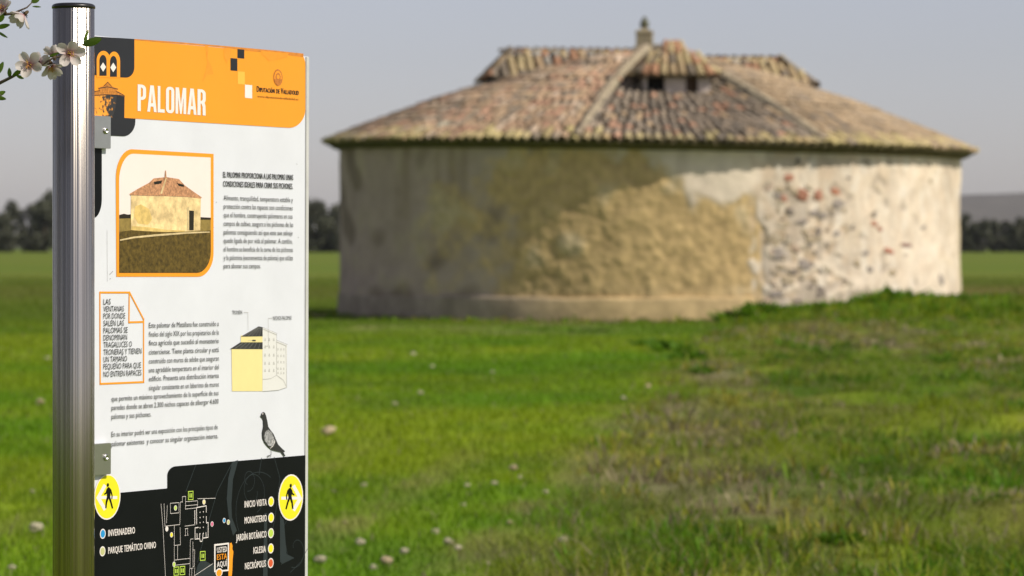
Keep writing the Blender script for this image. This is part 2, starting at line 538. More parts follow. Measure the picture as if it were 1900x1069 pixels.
# roof deck --------------------------------------------------------
NR, NAz = 26, 240
dv, df = [], []
for i in range(NAz):
    az = -math.pi + 2 * math.pi * i / NAz
    for j in range(NR):
        r = .05 + (RE - .07) * j / (NR - 1)
        v = rad(az) * r
        dv.append((v.x, v.y, roof_z(r, az) + .01))
for i in range(NAz):
    i2 = (i + 1) % NAz
    for j in range(NR - 1):
        df.append((i * NR + j, i * NR + j + 1, i2 * NR + j + 1, i2 * NR + j))
mesh_obj('roof_deck', dv, df, M_deck, dove, True)
# eave cornice under the tile ends
cv, cf = [], []
prof = ((RW - .05, -.15), (RW + .10, -.13), (RW + .20, -.085), (RW + .27, -.04), (RE - .04, .0), (RE - .03, .03), (RW - .05, .05))
for i in range(NAz):
    az = -math.pi + 2 * math.pi * i / NAz
    for (rr, zz) in prof:
        v = rad(az) * (rr + .02 * mn.noise(Vector((az * 30, zz * 9, 2))))
        cv.append((v.x, v.y, eave_z(az) + zz + .01 * mn.noise(Vector((az * 14, rr, 7)))))
NP = len(prof)
for i in range(NAz):
    i2 = (i + 1) % NAz
    for j in range(NP):
        j2 = (j + 1) % NP
        cf.append((i * NP + j, i * NP + j2, i2 * NP + j2, i2 * NP + j))
mesh_obj('eave_cornice', cv, cf, M_eave, dove, True)

# tiles -------------------------------------------------------------
def tile_template(seg=6, L=.44, r0=.078, r1=.098, t=.014):
    V, F = [], []
    for (x, r) in ((-L / 2, r0), (L / 2, r1)):
        for rr in (r, r - t):
            for k in range(seg + 1):
                a = math.pi * k / seg
                V.append((x, rr * math.cos(a), rr * .85 * math.sin(a)))
    n = seg + 1
    for k in range(seg):
        F.append((k, k + 1, 2 * n + k + 1, 2 * n + k))                 # outer
        F.append((n + k + 1, n + k, 3 * n + k, 3 * n + k + 1))         # inner
        F.append((2 * n + k, 2 * n + k + 1, 3 * n + k + 1, 3 * n + k))  # lower end
    return np.array(V), np.array(F)
TV, TF = tile_template()
tile_me = bpy.data.meshes.new('tile')
tile_me.from_pydata(TV.tolist(), [], TF.tolist())
tile_me.materials.append(M_tile_o)
tile_me.polygons.foreach_set('use_smooth', [True] * len(tile_me.polygons)); tile_me.update()
tiles = []          # (matrix in dovecote space, colour, owner, facing score)

def add_tile(pos, down, nrm, scale, color, owner, name='tile'):
    s = nrm.cross(down).normalized()
    m = Matrix(((down.x, s.x, nrm.x, pos.x), (down.y, s.y, nrm.y, pos.y), (down.z, s.z, nrm.z, pos.z), (0, 0, 0, 1)))
    m = m @ Matrix.Rotation(random.gauss(0, .035), 4, 'Z') @ Matrix.Rotation(random.gauss(0, .03), 4, 'X') @ Matrix.Diagonal((scale[0], scale[1], scale[2], 1))
    wp = Vector((BX, BY, 0)) + pos
    tc = (Vector((0, 0, CAMZ)) - wp); dd = tc.length
    score = max(0, nrm.dot(tc) / dd + .15) / dd / dd
    tiles.append((m, color, owner, score, name))

def mixc(a, b, t):
    return tuple(x * (1 - t) + y * t for x, y in zip(a, b))

def tile_color(az, r, kind='main'):
    """clay hue and age, darker grey on the front facet, lichen at the eave"""
    d = math.degrees(az)
    u = random.random()
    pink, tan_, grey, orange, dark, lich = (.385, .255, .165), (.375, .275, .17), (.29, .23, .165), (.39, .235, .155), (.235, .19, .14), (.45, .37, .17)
    if kind == 'dormer':
        base = mixc((.45, .32, .19), (.46, .37, .20), random.random())
        if u < .2: base = (.40, .22, .13)
        elif u < .4: base = dark
        elif u < .5: base = (.34, .31, .26)
        b_ = random.uniform(.85, 1.15); return tuple(c * b_ for c in base)
    if d < -14 or d > 160:
        base = mixc(pink, tan_, random.random())
        if u < .13: base = orange
        elif u < .27: base = grey
        elif u < .33: base = dark
        elif u < .45: base = (.47, .36, .26)
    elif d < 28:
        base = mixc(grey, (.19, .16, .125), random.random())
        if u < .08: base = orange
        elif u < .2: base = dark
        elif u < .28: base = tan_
    else:
        base = mixc(tan_, (.28, .215, .14), random.random())
        if u < .15: base = grey
        elif u < .2: base = dark
    n = mn.noise(Vector((math.sin(az) * r, math.cos(az) * r, 0)) * .9)
    base = tuple(c * (1 + .25 * n) for c in base)
    edge = max(0, 1 - (RE - r) / .75)
    if random.random() < edge * .8:
        base = mixc(base, lich, random.uniform(.4, 1))
    b_ = random.uniform(.92, 1.30)
    return tuple(min(.6, max(.02, c * b_)) for c in base)

DAZ = [R(7), R(97), R(-173), R(-83)]
DRIDGE = [6.19, 6.03, 6.10, 6.20]; DEAVE = [5.53, 5.45, 5.52, 5.57]
DHW = .86; DHWS = [.76, .86, .86, .86]; DR1S = [3.98, 3.68, 3.85, 3.80]

def in_dormer(p):
    for a, DHW, DR1 in zip(DAZ, DHWS, DR1S):
        f = rad(a); s = Vector((math.cos(a), math.sin(a), 0))
        u, v = p.dot(f), abs(p.dot(s))
        if .2 < u < DR1 - .12 and v < DHW - .16: return True
    return False

zones = ((RE, 5.5, 210), (5.5, 3.7, 150), (3.7, 2.2, 96), (2.2, .9, 56), (.9, .3, 24))
row = 0; q = .12
while RE - q > .35:
    r = RE - q
    n = [z for z in zones if z[0] >= r > z[1] - 1e-6]
    n = n[0][2] if n else 24
    for k in range(n):
        az = -math.pi + 2 * math.pi * (k + .5) / n + random.gauss(0, .006) * min(1, 3 / r)
        rr = r + random.gauss(0, .025)
        f = rad(az); p = f * rr; p.z = roof_z(rr, az) + .035 + random.uniform(-.008, .012)
        if row == 0: p.z += .005
        if in_dormer(p): continue
        sl_ = (roof_z(rr - .2, az) - roof_z(rr + .2, az)) / .4
        down = Vector((f.x, f.y, -sl_ + .035)).normalized()
        s = Vector((0, 0, 1)).cross(down).normalized()
        nrm = down.cross(s).normalized()
        if nrm.z < 0: nrm = -nrm
        wdt = 2 * math.pi * rr / n / .225
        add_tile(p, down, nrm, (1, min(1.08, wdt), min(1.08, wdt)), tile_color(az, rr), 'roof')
    q += .325; row += 1

# channel tile ends peeping out under the covers at the eave
for k in range(210):
    az = -math.pi + 2 * math.pi * k / 210
    f = rad(az); p = f * (RE - .13); p.z = roof_z(RE - .1, az) + .045
    down = Vector((f.x, f.y, -.40)).normalized()
    s = Vector((0, 0, 1)).cross(down).normalized(); nrm = down.cross(s).normalized()
    if nrm.z < 0: nrm = -nrm
    add_tile(p, down, -nrm, (.9, .85, .55), mixc((.13, .11, .05), (.24, .19, .09), random.random()), 'roof')

# hips ----------------------------------------------------------------
for hd in (-14, 28, 166, 208):
    az = R(hd)
    hv_, hf_ = [], []
    N = 40
    for k in range(N):
        r = .35 + (RE - .3 - .35) * k / (N - 1)
        f = rad(az); s = Vector((math.cos(az), math.sin(az), 0))
        z = roof_z(r, az) + .06
        wv = .13 + .03 * mn.noise(Vector((r * 3, hd, 0)))
        for (a, b) in ((-wv, -.05), (-wv * .6, .055), (0, .085), (wv * .6, .055), (wv, -.05)):
            p = f * r + s * a
            hv_.append((p.x, p.y, z + b + .01 * mn.noise(Vector((r * 6, a * 9, hd)))))
    for k in range(N - 1):
        for j in range(4):
            a = k * 5 + j
            hf_.append((a, a + 1, a + 6, a + 5))
    hm = mesh_obj('hip_ridge', hv_, hf_, M_mortar, dove, True)
    k = 0; r = RE - .2
    while r > .6:
        f = rad(az); p = f * r; p.z = roof_z(r, az) + .115
        sl_ = (roof_z(r - .2, az) - roof_z(r + .2, az)) / .4
        down = Vector((f.x, f.y, -sl_ + .03)).normalized()
        s = Vector((0, 0, 1)).cross(down).normalized(); nrm = down.cross(s).normalized()
        if nrm.z < 0: nrm = -nrm
        c = mixc((.42, .35, .24), (.30, .24, .17), random.random())
        add_tile(p, down, nrm, (1.0, .85, .7), c, hm, 'ridge_tile')
        r -= .36

# dormers ---------------------------------------------------------------
for di, az in enumerate(DAZ):
    f = rad(az); s = Vector((math.cos(az), math.sin(az), 0))
    zr, ze = DRIDGE[di], DEAVE[di]; DHW = DHWS[di]; DR1 = DR1S[di]
    def P(u, v, z):
        p = f * u + s * v
        return Vector((p.x, p.y, z))
    dm = bpy.data.objects.new('dormer', None); link(dm, dove)
    # roof slab (two sides and hipped end)
    ov = .14
    ue, ve = DR1 + ov, DHW + ov
    ur = DR1 - .45
    vs = [P(.1, 0, zr), P(ur, 0, zr), P(.1, -ve, ze), P(ue, -ve, ze), P(ue, ve, ze), P(.1, ve, ze)]
    lo = [Vector((v.x, v.y, v.z - .07)) for v in vs]
    fs = [(0, 2, 3, 1), (1, 3, 4), (0, 1, 4, 5), (2, 8, 9, 3), (3, 9, 10, 4), (4, 10, 11, 5), (8, 6, 7, 9), (9, 7, 10), (7, 6, 11, 10)]
    mesh_obj('dormer_roof', vs + lo, fs, M_deck, dm)
    # inner dark loft volume and limewashed walls with openings
    bm = bmesh.new(); zb = ze - 1.15; zt = ze - .05
    def slab(u0, u1, v0, v1, z0, z1):
        r_ = bmesh.ops.create_cube(bm, size=1)
        for v in r_['verts']:
            v.co = P(u0 + (v.co.x + .5) * (u1 - u0), v0 + (v.co.y + .5) * (v1 - v0), z0 + (v.co.z + .5) * (z1 - z0))
    slab(.3, DR1 - .16, -DHW + .12, DHW - .12, zb, zt)
    bmesh.ops.recalc_face_normals(bm, faces=bm.faces)
    bm_obj('loft_interior', bm, M_hole, dm)
    sill = ze - .48
    # end wall: sill, piers
    piers = ((-DHW, -.70), (-.28, .20), (.48, DHW)) if di == 0 else ((-DHW, -.5), (-.2, .2), (.5, DHW))
    bm = bmesh.new()
    slab(DR1 - .15, DR1, -DHW, DHW, zb, sill)
    for (v0, v1) in piers:
        slab(DR1 - .152, DR1 - .004, v0, v1, sill, zt)
    bmesh.ops.recalc_face_normals(bm, faces=bm.faces)
    bm_obj('end_wall', bm, M_white, dm)
    for sg in (-1, 1):
        bm = bmesh.new()
        slab(.3, DR1 - .16, sg * (DHW - .05) - .05, sg * (DHW - .05) + .05, zb, sill + (.16 if di in (1,) else .02))
        for u in (.6, 1.7, 2.8, DR1 - .32):
            slab(u - .12, u + .12, sg * (DHW - .052) - .05, sg * (DHW - .052) + .05, sill, zt)
        bmesh.ops.recalc_face_normals(bm, faces=bm.faces)
        bm_obj('side_wall', bm, M_white, dm)
    if di == 0:
        bm = bmesh.new(); slab(DR1 - .12, DR1 - .07, .21, .47, sill, zt)
        bmesh.ops.recalc_face_normals(bm, faces=bm.faces)
        bm_obj('shutter', bm, M_dark, dm)
    # tiles: sides
    for sg in (-1, 1):
        slope = (zr - ze) / ve
        down = (s * sg + Vector((0, 0, -slope))).normalized()
        nrm = (s * sg * slope + Vector((0, 0, 1))).normalized()
        Ls = math.hypot(ve, zr - ze)
        u = .35
        while u < ue - .05:
            vmin = 0 if u < ur else (u - ur) / (ue - ur) * ve
            lq = .10
            while lq < Ls - .05:
                v = ve - lq * (ve / Ls)
                if v > vmin + .02:
                    p = P(u + random.gauss(0, .012), sg * (v + .03), ze + lq / Ls * (zr - ze) + .05)
                    if roof_z(min(RE, math.hypot(p.x, p.y)), math.atan2(p.x, -p.y)) < p.z + .1:
                        add_tile(p, down, nrm, (1, 1, 1), tile_color(az, 3, 'dormer'), dm)
                lq += .33
            u += .215
    # hipped end
    slope = (zr - ze) / (ue - ur)
    down = (f + Vector((0, 0, -slope))).normalized(); nrm = (f * slope + Vector((0, 0, 1))).normalized()
    Ls = math.hypot(ue - ur, zr - ze)
    v = -ve + .12
    while v < ve:
        lq = .10
        while lq < Ls:
            u = ue - lq / Ls * (ue - ur)
            if abs(v) * (1 - .42 * lq / Ls) < (u - ur + .12) / (ue - ur) * ve:
                # columns fan slightly towards the ridge end
                fan = 1 - .42 * lq / Ls
                add_tile(P(u + .03, v * fan, ze + lq / Ls * (zr - ze) + .05), (down + s * (v * .45)).normalized(), nrm, (1, 1 - .25 * lq / Ls, 1), tile_color(az, 3, 'dormer'), dm)
            lq += .33
        v += .215
    # ridge and corner hips
    u = .5
    while u < ur + .1:
        add_tile(P(u, 0, zr + .05), f.copy(), Vector((0, 0, 1)), (1, 1.1, 1), tile_color(az, 3, 'dormer'), dm)
        u += .36
    for sg in (-1, 1):
        a, b = P(ur, 0, zr + .06), P(ue, sg * ve, ze + .06)
        down = (b - a).normalized(); side = down.cross(Vector((0, 0, 1))).normalized(); nrm = side.cross(down).normalized()
        for t in (.12, .38, .64, .9):
            add_tile(a.lerp(b, t), down, nrm, (.95, 1, 1), tile_color(az, 3, 'dormer'), dm)

# the tiles that show largest become objects, the rest one joined part per owner
tiles.sort(key=lambda t: -t[3])
sel, rest, cnt = [], {}, 0
for t in tiles:
    if cnt < 300 or t[4] == 'ridge_tile' and t[3] > 1e-6:
        o = bpy.data.objects.new(t[4], tile_me)
        par = dove if t[2] == 'roof' else t[2]
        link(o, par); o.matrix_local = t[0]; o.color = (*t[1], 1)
        if t[4] == 'tile': cnt += 1
    else:
        rest.setdefault(t[2], []).append(t)
for own, L in rest.items():
    MV, MF, MC = [], [], []
    TVh = np.c_[TV, np.ones(len(TV))]
    for i, t in enumerate(L):
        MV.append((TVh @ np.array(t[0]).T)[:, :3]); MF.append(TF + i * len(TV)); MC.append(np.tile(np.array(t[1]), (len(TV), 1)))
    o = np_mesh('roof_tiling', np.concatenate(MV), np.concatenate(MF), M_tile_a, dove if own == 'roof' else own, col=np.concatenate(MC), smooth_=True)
    tag(o, kind='stuff')

# finial
fx = (1196 - 1204) / FPX * BY
fin = mesh_obj('finial', *lathe(((.44, 6.0), (.42, 6.24), (.32, 6.34), (.275, 6.42), (.27, 6.69), (.295, 6.72), (.28, 6.77), (.12, 6.81), (.10, 6.85)), 4, (fx, 0)), M_finial, dove)
bm = bmesh.new(); bm.from_mesh(fin.data); bmesh.ops.rotate(bm, cent=(fx, 0, 0), matrix=Matrix.Rotation(R(38), 3, 'Z'), verts=bm.verts); bm.to_mesh(fin.data); bm.free()
mesh_obj('finial_ball', *lathe(((.06, 6.83), (.09, 6.86), (.11, 6.92), (.105, 6.99), (.07, 7.03), (.05, 7.05), (.055, 7.08), (.02, 7.12)), 12, (fx, 0)), M_finial2, fin, True)

# ------------------------------------------------------------------ information sign
TH = R(60.5); ROLL = 0.0051
PX0, PY0 = (136.5 - CX) / FPX * 6.25, 6.25
sign = empty('information_sign', (PX0, PY0, 0))
tag(sign, 'tall white and orange visitor sign panel about the dovecote clamped to a round steel post', 'sign')
PR = .0383
ztop = CAMZ + (HY - 16) / FPX * PY0
pole = mesh_obj('pole', *lathe(((PR, -.3), (PR, ztop - .001), (PR - .001, ztop)), 64), M_steel, sign, True)
pole.data.polygons[-1].use_smooth = False; pole.data.polygons[-2].use_smooth = False
cp = [(PR + .0012, ztop), (PR + .0014, ztop + .004)]
for k in range(1, 7):
    a = k / 6 * math.pi / 2
    cp.append((PR + .001 - .010 * (1 - math.cos(a)), ztop + .004 + .005 * math.sin(a)))
mesh_obj('cap', *lathe(cp, 48), M_cap, pole, True)

dvec = Vector((math.cos(TH), math.sin(TH), 0)); nvec = Vector((math.sin(TH), -math.cos(TH), 0)); zvec = Vector((0, 0, 1))
uvec = (dvec * math.cos(ROLL) - zvec * math.sin(ROLL)); vvec = (zvec * math.cos(ROLL) + dvec * math.sin(ROLL))
ORG = Vector((PX0, PY0, CAMZ))
PANEL_M = Matrix(((uvec.x, vvec.x, nvec.x, 0), (uvec.y, vvec.y, nvec.y, 0), (uvec.z, vvec.z, nvec.z, CAMZ), (0, 0, 0, 1)))

def SP(px, py):
    """photo pixel -> (u, v) on the sign's face"""
    d = Vector(((px - CX) / FPX, 1, -(py - HY) / FPX))
    c = Vector((0, 0, CAMZ))
    t = (ORG - c).dot(nvec) / d.dot(nvec)
    p = c + d * t - ORG
    return (p.dot(uvec), p.dot(vvec))

def K(sx, sy, k):
    return lambda x, y: (sx + x / k, sy + y / k)
K2, K3, K4, K5, K6 = K(160, 50, 4.275), K(160, 260, 3.818), K(160, 530, 3.45), K(400, 550, 3.45), K(160, 810, 4.127)
KM = K(290, 890, 5.975)

U0 = SP(150, 300)[0]; U1 = SP(573, 300)[0]
VT = SP(175, 66)[1]; VB = SP(400, 1180)[1]
M_panel = mat('sign_white_print', (.675, .69, .73), .35, nscale=7, var=.045, spec=.3)
M_edge = mat('sign_acrylic_edge', (.55, .55, .52), .2, nscale=20, var=.1, spec=.5)
M_line = mat('sign_edge_line', (.30, .30, .30), .4, nscale=20, var=.1)
M_orange = mat('sign_orange_print', (.88, .325, .02), .35, nscale=5, var=.03, spec=.3)
M_black = mat('sign_black_print', (.006, .007, .008), .3, nscale=9, var=.15, spec=.1)
M_char = mat('sign_charcoal_print', (.026, .027, .031), .35, nscale=9, var=.1, spec=.15)
M_text = mat('sign_text_print', (.03, .03, .03), .4, nscale=60, var=.1)
M_wtext = mat('sign_white_lettering', (.80, .74, .70), .4, nscale=60, var=.03)
M_yel = mat('sign_yellow_print', (.80, .72, .02), .35, nscale=30, var=.03)
M_yel2 = mat('sign_pale_yellow_print', (.80, .68, .30), .35, nscale=30, var=.03)
M_lime = mat('sign_lime_print', (.45, .62, .08), .35, nscale=30, var=.03)
M_blue = mat('sign_blue_print', (.02, .28, .60), .35, nscale=30, var=.03)
M_sand = mat('sign_sand_print', (.50, .50, .22), .35, nscale=30, var=.03)
M_red = mat('sign_red_print', (.62, .10, .035), .35, nscale=30, var=.03)
M_pinkp = mat('sign_pink_print', (.65, .12, .25), .35, nscale=30, var=.03)
M_grey = mat('sign_grey_flourish', (.024, .032, .037), .35, nscale=30, var=.1)
M_lgrey = mat('sign_grey_line', (.42, .41, .38), .4, nscale=30, var=.1)
M_psky = mat('print_photo_sky', (.80, .72, .66), .35, nscale=12, var=.03)
M_pwall = mat('print_photo_wall', (.76, .56, .27), .35, nscale=40, var=.5)
M_pmud = mat('print_photo_mud', (.68, .48, .16), .35, nscale=60, var=.35)
M_proof = mat('print_photo_roof', (.48, .24, .12), .35, nscale=220, var=.7)
M_pgrass = mat('print_photo_field', (.10, .065, .012), .35, nscale=110, var=.75)
M_pgrass2 = mat('print_photo_far_field', (.27, .19, .05), .35, nscale=80, var=.3)
M_ppath = mat('print_photo_path', (.62, .48, .25), .35, nscale=60, var=.3)
M_ptree = mat('print_photo_trees', (.02, .015, .008), .4, nscale=60, var=.3)
M_stain = mat('sign_rust_stain', (.62, .22, .03), .5, nscale=60, var=.25)
# the engraved tower print: black speckle over orange, denser to its right side
M_tower = bpy.data.materials.new('print_tower_engraving'); M_tower.use_nodes = True
_n, _l = M_tower.node_tree.nodes, M_tower.node_tree.links
_tc = _n.new('ShaderNodeTexCoord'); _nt = _n.new('ShaderNodeTexNoise'); _nt.inputs['Scale'].default_value = 130; _nt.inputs['Detail'].default_value = 6
_l.new(_tc.outputs['Object'], _nt.inputs['Vector'])
_sx = _n.new('ShaderNodeSeparateXYZ'); _l.new(_tc.outputs['Object'], _sx.inputs[0])
_mr = _n.new('ShaderNodeMapRange')
_ua, _ub = SP(*K2(60, 600))[0], SP(*K2(260, 600))[0]
_mr.inputs[1].default_value, _mr.inputs[2].default_value = _ua, _ub; _mr.inputs[3].default_value, _mr.inputs[4].default_value = -.22, .22
_l.new(_sx.outputs[0], _mr.inputs[0])
_ad = _n.new('ShaderNodeMath'); _l.new(_nt.outputs[0], _ad.inputs[0]); _l.new(_mr.outputs[0], _ad.inputs[1])
_cr = _n.new('ShaderNodeValToRGB'); _cr.color_ramp.elements[0].position = .42; _cr.color_ramp.elements[0].color = (.85, .33, .03, 1)
_cr.color_ramp.elements[1].position = .56; _cr.color_ramp.elements[1].color = (.03, .028, .028, 1)
_l.new(_ad.outputs[0], _cr.inputs[0]); _l.new(_cr.outputs[0], _n['Principled BSDF'].inputs['Base Color']); _n['Principled BSDF'].inputs['Roughness'].default_value = .35

bm = bmesh.new()
TK = .008
box(bm, U0, U1, VB, VT, -TK, 0, .0008)
panel = bm_obj('panel', bm, M_panel, sign)
panel.matrix_local = PANEL_M
STEP = .0004
def poly(name, uvs, layer, m, parent=None):
    me = bpy.data.meshes.new(name)
    bm = bmesh.new()
    vs = [bm.verts.new((u, v, layer * STEP)) for u, v in uvs]
    f = bm.faces.new(vs)
    bm.normal_update()
    if f.normal.z < 0: f.normal_flip()
    bmesh.ops.triangulate(bm, faces=[f])
    bm.to_mesh(me); bm.free()
    me.materials.append(m)
    return link(bpy.data.objects.new(name, me), parent or panel)
def ppoly(name, pts, layer, m, k=None, parent=None):
    return poly(name, [SP(*(k(*p) if k else p)) for p in pts], layer, m, parent)
def arc(p0, c, p1, n=8):
    """quarter curve p0 -> p1 with control corner c"""
    out = []
    kq = .5523
    a = (p0[0] + (c[0] - p0[0]) * kq, p0[1] + (c[1] - p0[1]) * kq)
    b = (p1[0] + (c[0] - p1[0]) * kq, p1[1] + (c[1] - p1[1]) * kq)
    for i in range(n + 1):
        t = i / n; s = 1 - t
        out.append(tuple(s ** 3 * p0[j] + 3 * s * s * t * a[j] + 3 * s * t * t * b[j] + t ** 3 * p1[j] for j in (0, 1)))
    return out
def disc(name, px, py, wpx, hpx, layer, m, parent=None, n=28):
    cu, cv = SP(px, py); ru = (SP(px + wpx / 2, py)[0] - SP(px - wpx / 2, py)[0]) / 2; rv_ = (SP(px, py - hpx / 2)[1] - SP(px, py + hpx / 2)[1]) / 2
    return poly(name, [(cu + ru * math.cos(2 * math.pi * i / n), cv + rv_ * math.sin(2 * math.pi * i / n)) for i in range(n)], layer, m, parent)
def strip(name, segs, wpx, layer, m, k=None, parent=None):
    """polylines with a constant line width (in photo px of height) as one flat print"""
    V, F = [], []
    wv = SP(300, 500)[1] - SP(300, 500 + wpx)[1]
    for seg in segs:
        pts = [Vector(SP(*(k(*p) if k else p))) for p in seg]
        for a, b in zip(pts[:-1], pts[1:]):
            d = (b - a)
            if d.length < 1e-7: continue
            d.normalize(); nn = Vector((-d.y, d.x)) * wv / 2
            e = d * wv / 2
            i = len(V)
            V += [(*(a - e + nn), layer * STEP + len(F) * 2e-7), (*(a - e - nn), layer * STEP + len(F) * 2e-7), (*(b + e - nn), layer * STEP + len(F) * 2e-7), (*(b + e + nn), layer * STEP + len(F) * 2e-7)]
            F.append((i, i + 1, i + 2, i + 3))
    return mesh_obj(name, V, F, m, parent or panel)

# right acrylic rim
ue0, ue1 = SP(566, 300)[0], SP(568, 300)[0]
poly('rim_line', [(ue0, VB + .001), (ue1, VB + .001), (ue1, VT - .001), (ue0, VT - .001)], 1.5, M_line)
poly('rim', [(ue1, VB + .001), (U1 - .0009, VB + .001), (U1 - .0009, VT - .001), (ue1, VT - .001)], 1.5, M_edge)

# orange header
UL = U0 + .002
tl = (UL, VT - .002)
p = [tl] + [SP(*q) for q in [K2(1700, 222)] + arc(K2(1700, 222), K2(1735, 225), K2(1736, 300), 5) + arc(K2(1736, 650), K2(1736, 808), K2(1600, 800), 10) + [K2(300, 722)]] + [(UL, SP(*K2(300, 722))[1])]
band = poly('orange_band', p, 2, M_orange)
# rust stains at the top edge
for st_, pts in enumerate((((378, 96), (700, 118), (1100, 152), (1500, 188), (1720, 212), (1720, 240), (1500, 212), (1300, 192), (1100, 166), (700, 131), (378, 104)),
                           ((940, 145), (965, 150), (962, 250), (990, 310), (1005, 375), (960, 380), (925, 430), (915, 430), (945, 340), (955, 280)),
                           ((1085, 165), (1150, 172), (1135, 250), (1110, 290), (1090, 240)),
                           ((1380, 190), (1600, 210), (1590, 240), (1500, 262), (1440, 270), (1420, 240), (1390, 220)))):
    m_ = M_stain if st_ == 0 else mat('sign_faint_stain', (.82, .30, .025), .5, nscale=60, var=.10)
    ppoly('stain', pts, 2.6 + st_ * .1, m_, K2, band)
# charcoal corner with the letter m
cb = poly('emblem_block', [(UL, VT - .0025), SP(*K2(378, 96))] + [SP(*q) for q in arc(K2(378, 320), K2(378, 406), K2(310, 402), 8)] + [SP(*K2(262, 400)), (UL, SP(*K2(262, 397))[1])], 3, M_char)
def arch(x0, x1, ytop, ybot, rise):
    return [(x0, ybot)] + arc((x0, ytop + rise), (x0, ytop), ((x0 + x1) / 2, ytop), 7) + arc(((x0 + x1) / 2, ytop), (x1, ytop), (x1, ytop + rise), 7)[1:] + [(x1, ybot)]
lm = ppoly('letter_m', arch(78, 186, 190, 402, 75), 3.5, M_orange, K2)
ppoly('letter_m', arch(168, 264, 196, 404, 78), 3.6, M_orange, K2)
ppoly('emblem_arch', arch(99, 156, 222, 388, 50), 4, M_char, K2)
ppoly('emblem_arch', arch(183, 238, 230, 396, 50), 4, M_char, K2)
ppoly('emblem_diamond', [(127, 282), (151, 318), (128, 356), (105, 318)], 4.5, M_wtext, K2)
ppoly('emblem_diamond', [(208, 284), (232, 322), (208, 360), (185, 322)], 4.5, M_wtext, K2)
# small engraved tower
ppoly('tower_print', [(40, 540), (300, 545), (298, 724), (40, 712)], 3.2, M_tower, K2)
ppoly('tower_print_shade', [(238, 548), (298, 548), (298, 724), (205, 720), (228, 640)], 3.4, M_char, K2)
M_troof = mat('print_tower_roof', (.50, .19, .03), .35, nscale=250, var=.6)
ppoly('tower_print_roof', [(30, 520), (90, 505), (250, 512), (300, 545), (296, 552), (200, 540), (40, 548)], 3.6, M_troof, K2)
ppoly('tower_print_roof', [(92, 480), (140, 468), (165, 440), (192, 468), (245, 490), (245, 500), (235, 515), (100, 508)], 3.7, M_troof, K2)
strip('tower_print_line', [[(40, 545), (150, 538), (240, 542), (300, 548)], [(95, 488), (165, 476), (246, 494)], [(165, 438), (135, 468)], [(165, 438), (195, 470)], [(60, 512), (100, 506)], [(235, 512), (290, 540)]], 1.3, 4, M_char, K2)
poly('dark_block', [SP(*q) for q in [K2(100, 716), K2(298, 722), K2(386, 728)] + arc(K2(386, 750), K2(384, 870), K2(290, 866), 8) + [K2(100, 858)]], 3.1, M_char)
poly('dark_block', [(UL, SP(*K3(62, 50))[1])] + [SP(*q) for q in [K3(107, 50)] + arc(K3(107, 420), K3(107, 525), K3(62, 548), 6)] + [(UL, SP(*K3(62, 548))[1])], 3, M_black)
# checker squares
for q, m_ in ((((1196, 176), (1250, 181), (1250, 252), (1196, 247)), M_char), (((1141, 247), (1195, 252), (1195, 350), (1141, 345)), M_char),
              (((1197, 353), (1254, 357), (1254, 459), (1197, 454)), mat('sign_amber_print', (.86, .47, .06), .35, nscale=9, var=.03)), (((1255, 458), (1312, 463), (1312, 568), (1255, 562)), M_wtext)):
    ppoly('chequer_square', q, 3, m_, K2)
# crest
M_crest = mat('sign_crest_print', (.50, .17, .03), .4, nscale=300, var=.4)
disc('crest', *K2(1517, 402), 17.5, 31, 3, M_crest)
disc('crest_ring', *K2(1517, 402), 13.5, 25, 3.4, M_orange)
disc('crest_shield', *K2(1517, 404), 10, 19, 3.8, M_crest)
disc('crest_shield', *K2(1517, 396), 5, 8, 4.2, M_orange)
ppoly('crest_ribbon', [(1484, 420), (1492, 414), (1517, 440), (1542, 414), (1552, 422), (1535, 452), (1517, 470), (1498, 452)], 4.4, M_crest, K2)

# printed photograph of the dovecote
oc = [(212, 968)] + arc((208, 270), (208, 66), (320, 65), 10) + [(900, 98)] + arc((900, 800), (900, 968), (790, 968), 10)
ic = [(230, 940)] + arc((229, 290), (230, 97), (330, 97), 10) + [(878, 124)] + arc((878, 790), (878, 940), (780, 940), 10)
ppoly('photo_frame', oc, 2, M_orange, K3)
ph = ppoly('photo_print', ic, 3, M_psky, K3)
ppoly('photo_field', [(230, 556), (310, 552), (800, 560), (878, 562)] + arc((878, 790), (878, 940), (780, 940), 10) + [(230, 940)], 3.5, M_pgrass2, K3, ph)
ppoly('photo_field', [(230, 700), (420, 676), (640, 656), (878, 650)] + arc((878, 790), (878, 940), (780, 940), 10) + [(230, 940)], 4, M_pgrass, K3, ph)
ppoly('photo_field', [(230, 650), (312, 640), (480, 650), (720, 655), (878, 640), (878, 652), (640, 660), (420, 680), (230, 706)], 4.2, M_pgrass, K3, ph)
ppoly('photo_path', [(232, 705), (330, 684), (480, 668), (640, 656), (760, 650), (870, 648), (870, 655), (700, 664), (480, 682), (330, 696), (234, 714)], 4.6, M_ppath, K3, ph)
ppoly('photo_trees', [(230, 530), (262, 522), (290, 528), (310, 526), (310, 554), (230, 556)], 4, M_ptree, K3, ph)
ppoly('photo_trees', [(800, 546), (840, 548), (878, 550), (878, 564), (800, 564)], 4, M_ptree, K3, ph)
ppoly('photo_wall', [(312, 392), (420, 396), (560, 398), (700, 404), (806, 412), (802, 640), (700, 648), (560, 650), (420, 644), (310, 636)], 5, M_pwall, K3, ph)
ppoly('photo_wall_patch', [(340, 470), (380, 455), (440, 490), (460, 560), (430, 600), (360, 590), (332, 540)], 5.4, M_pmud, K3, ph)
ppoly('photo_wall_patch', [(316, 610), (420, 616), (560, 636), (690, 640), (690, 648), (560, 652), (420, 646), (312, 638)], 5.5, M_pmud, K3, ph)
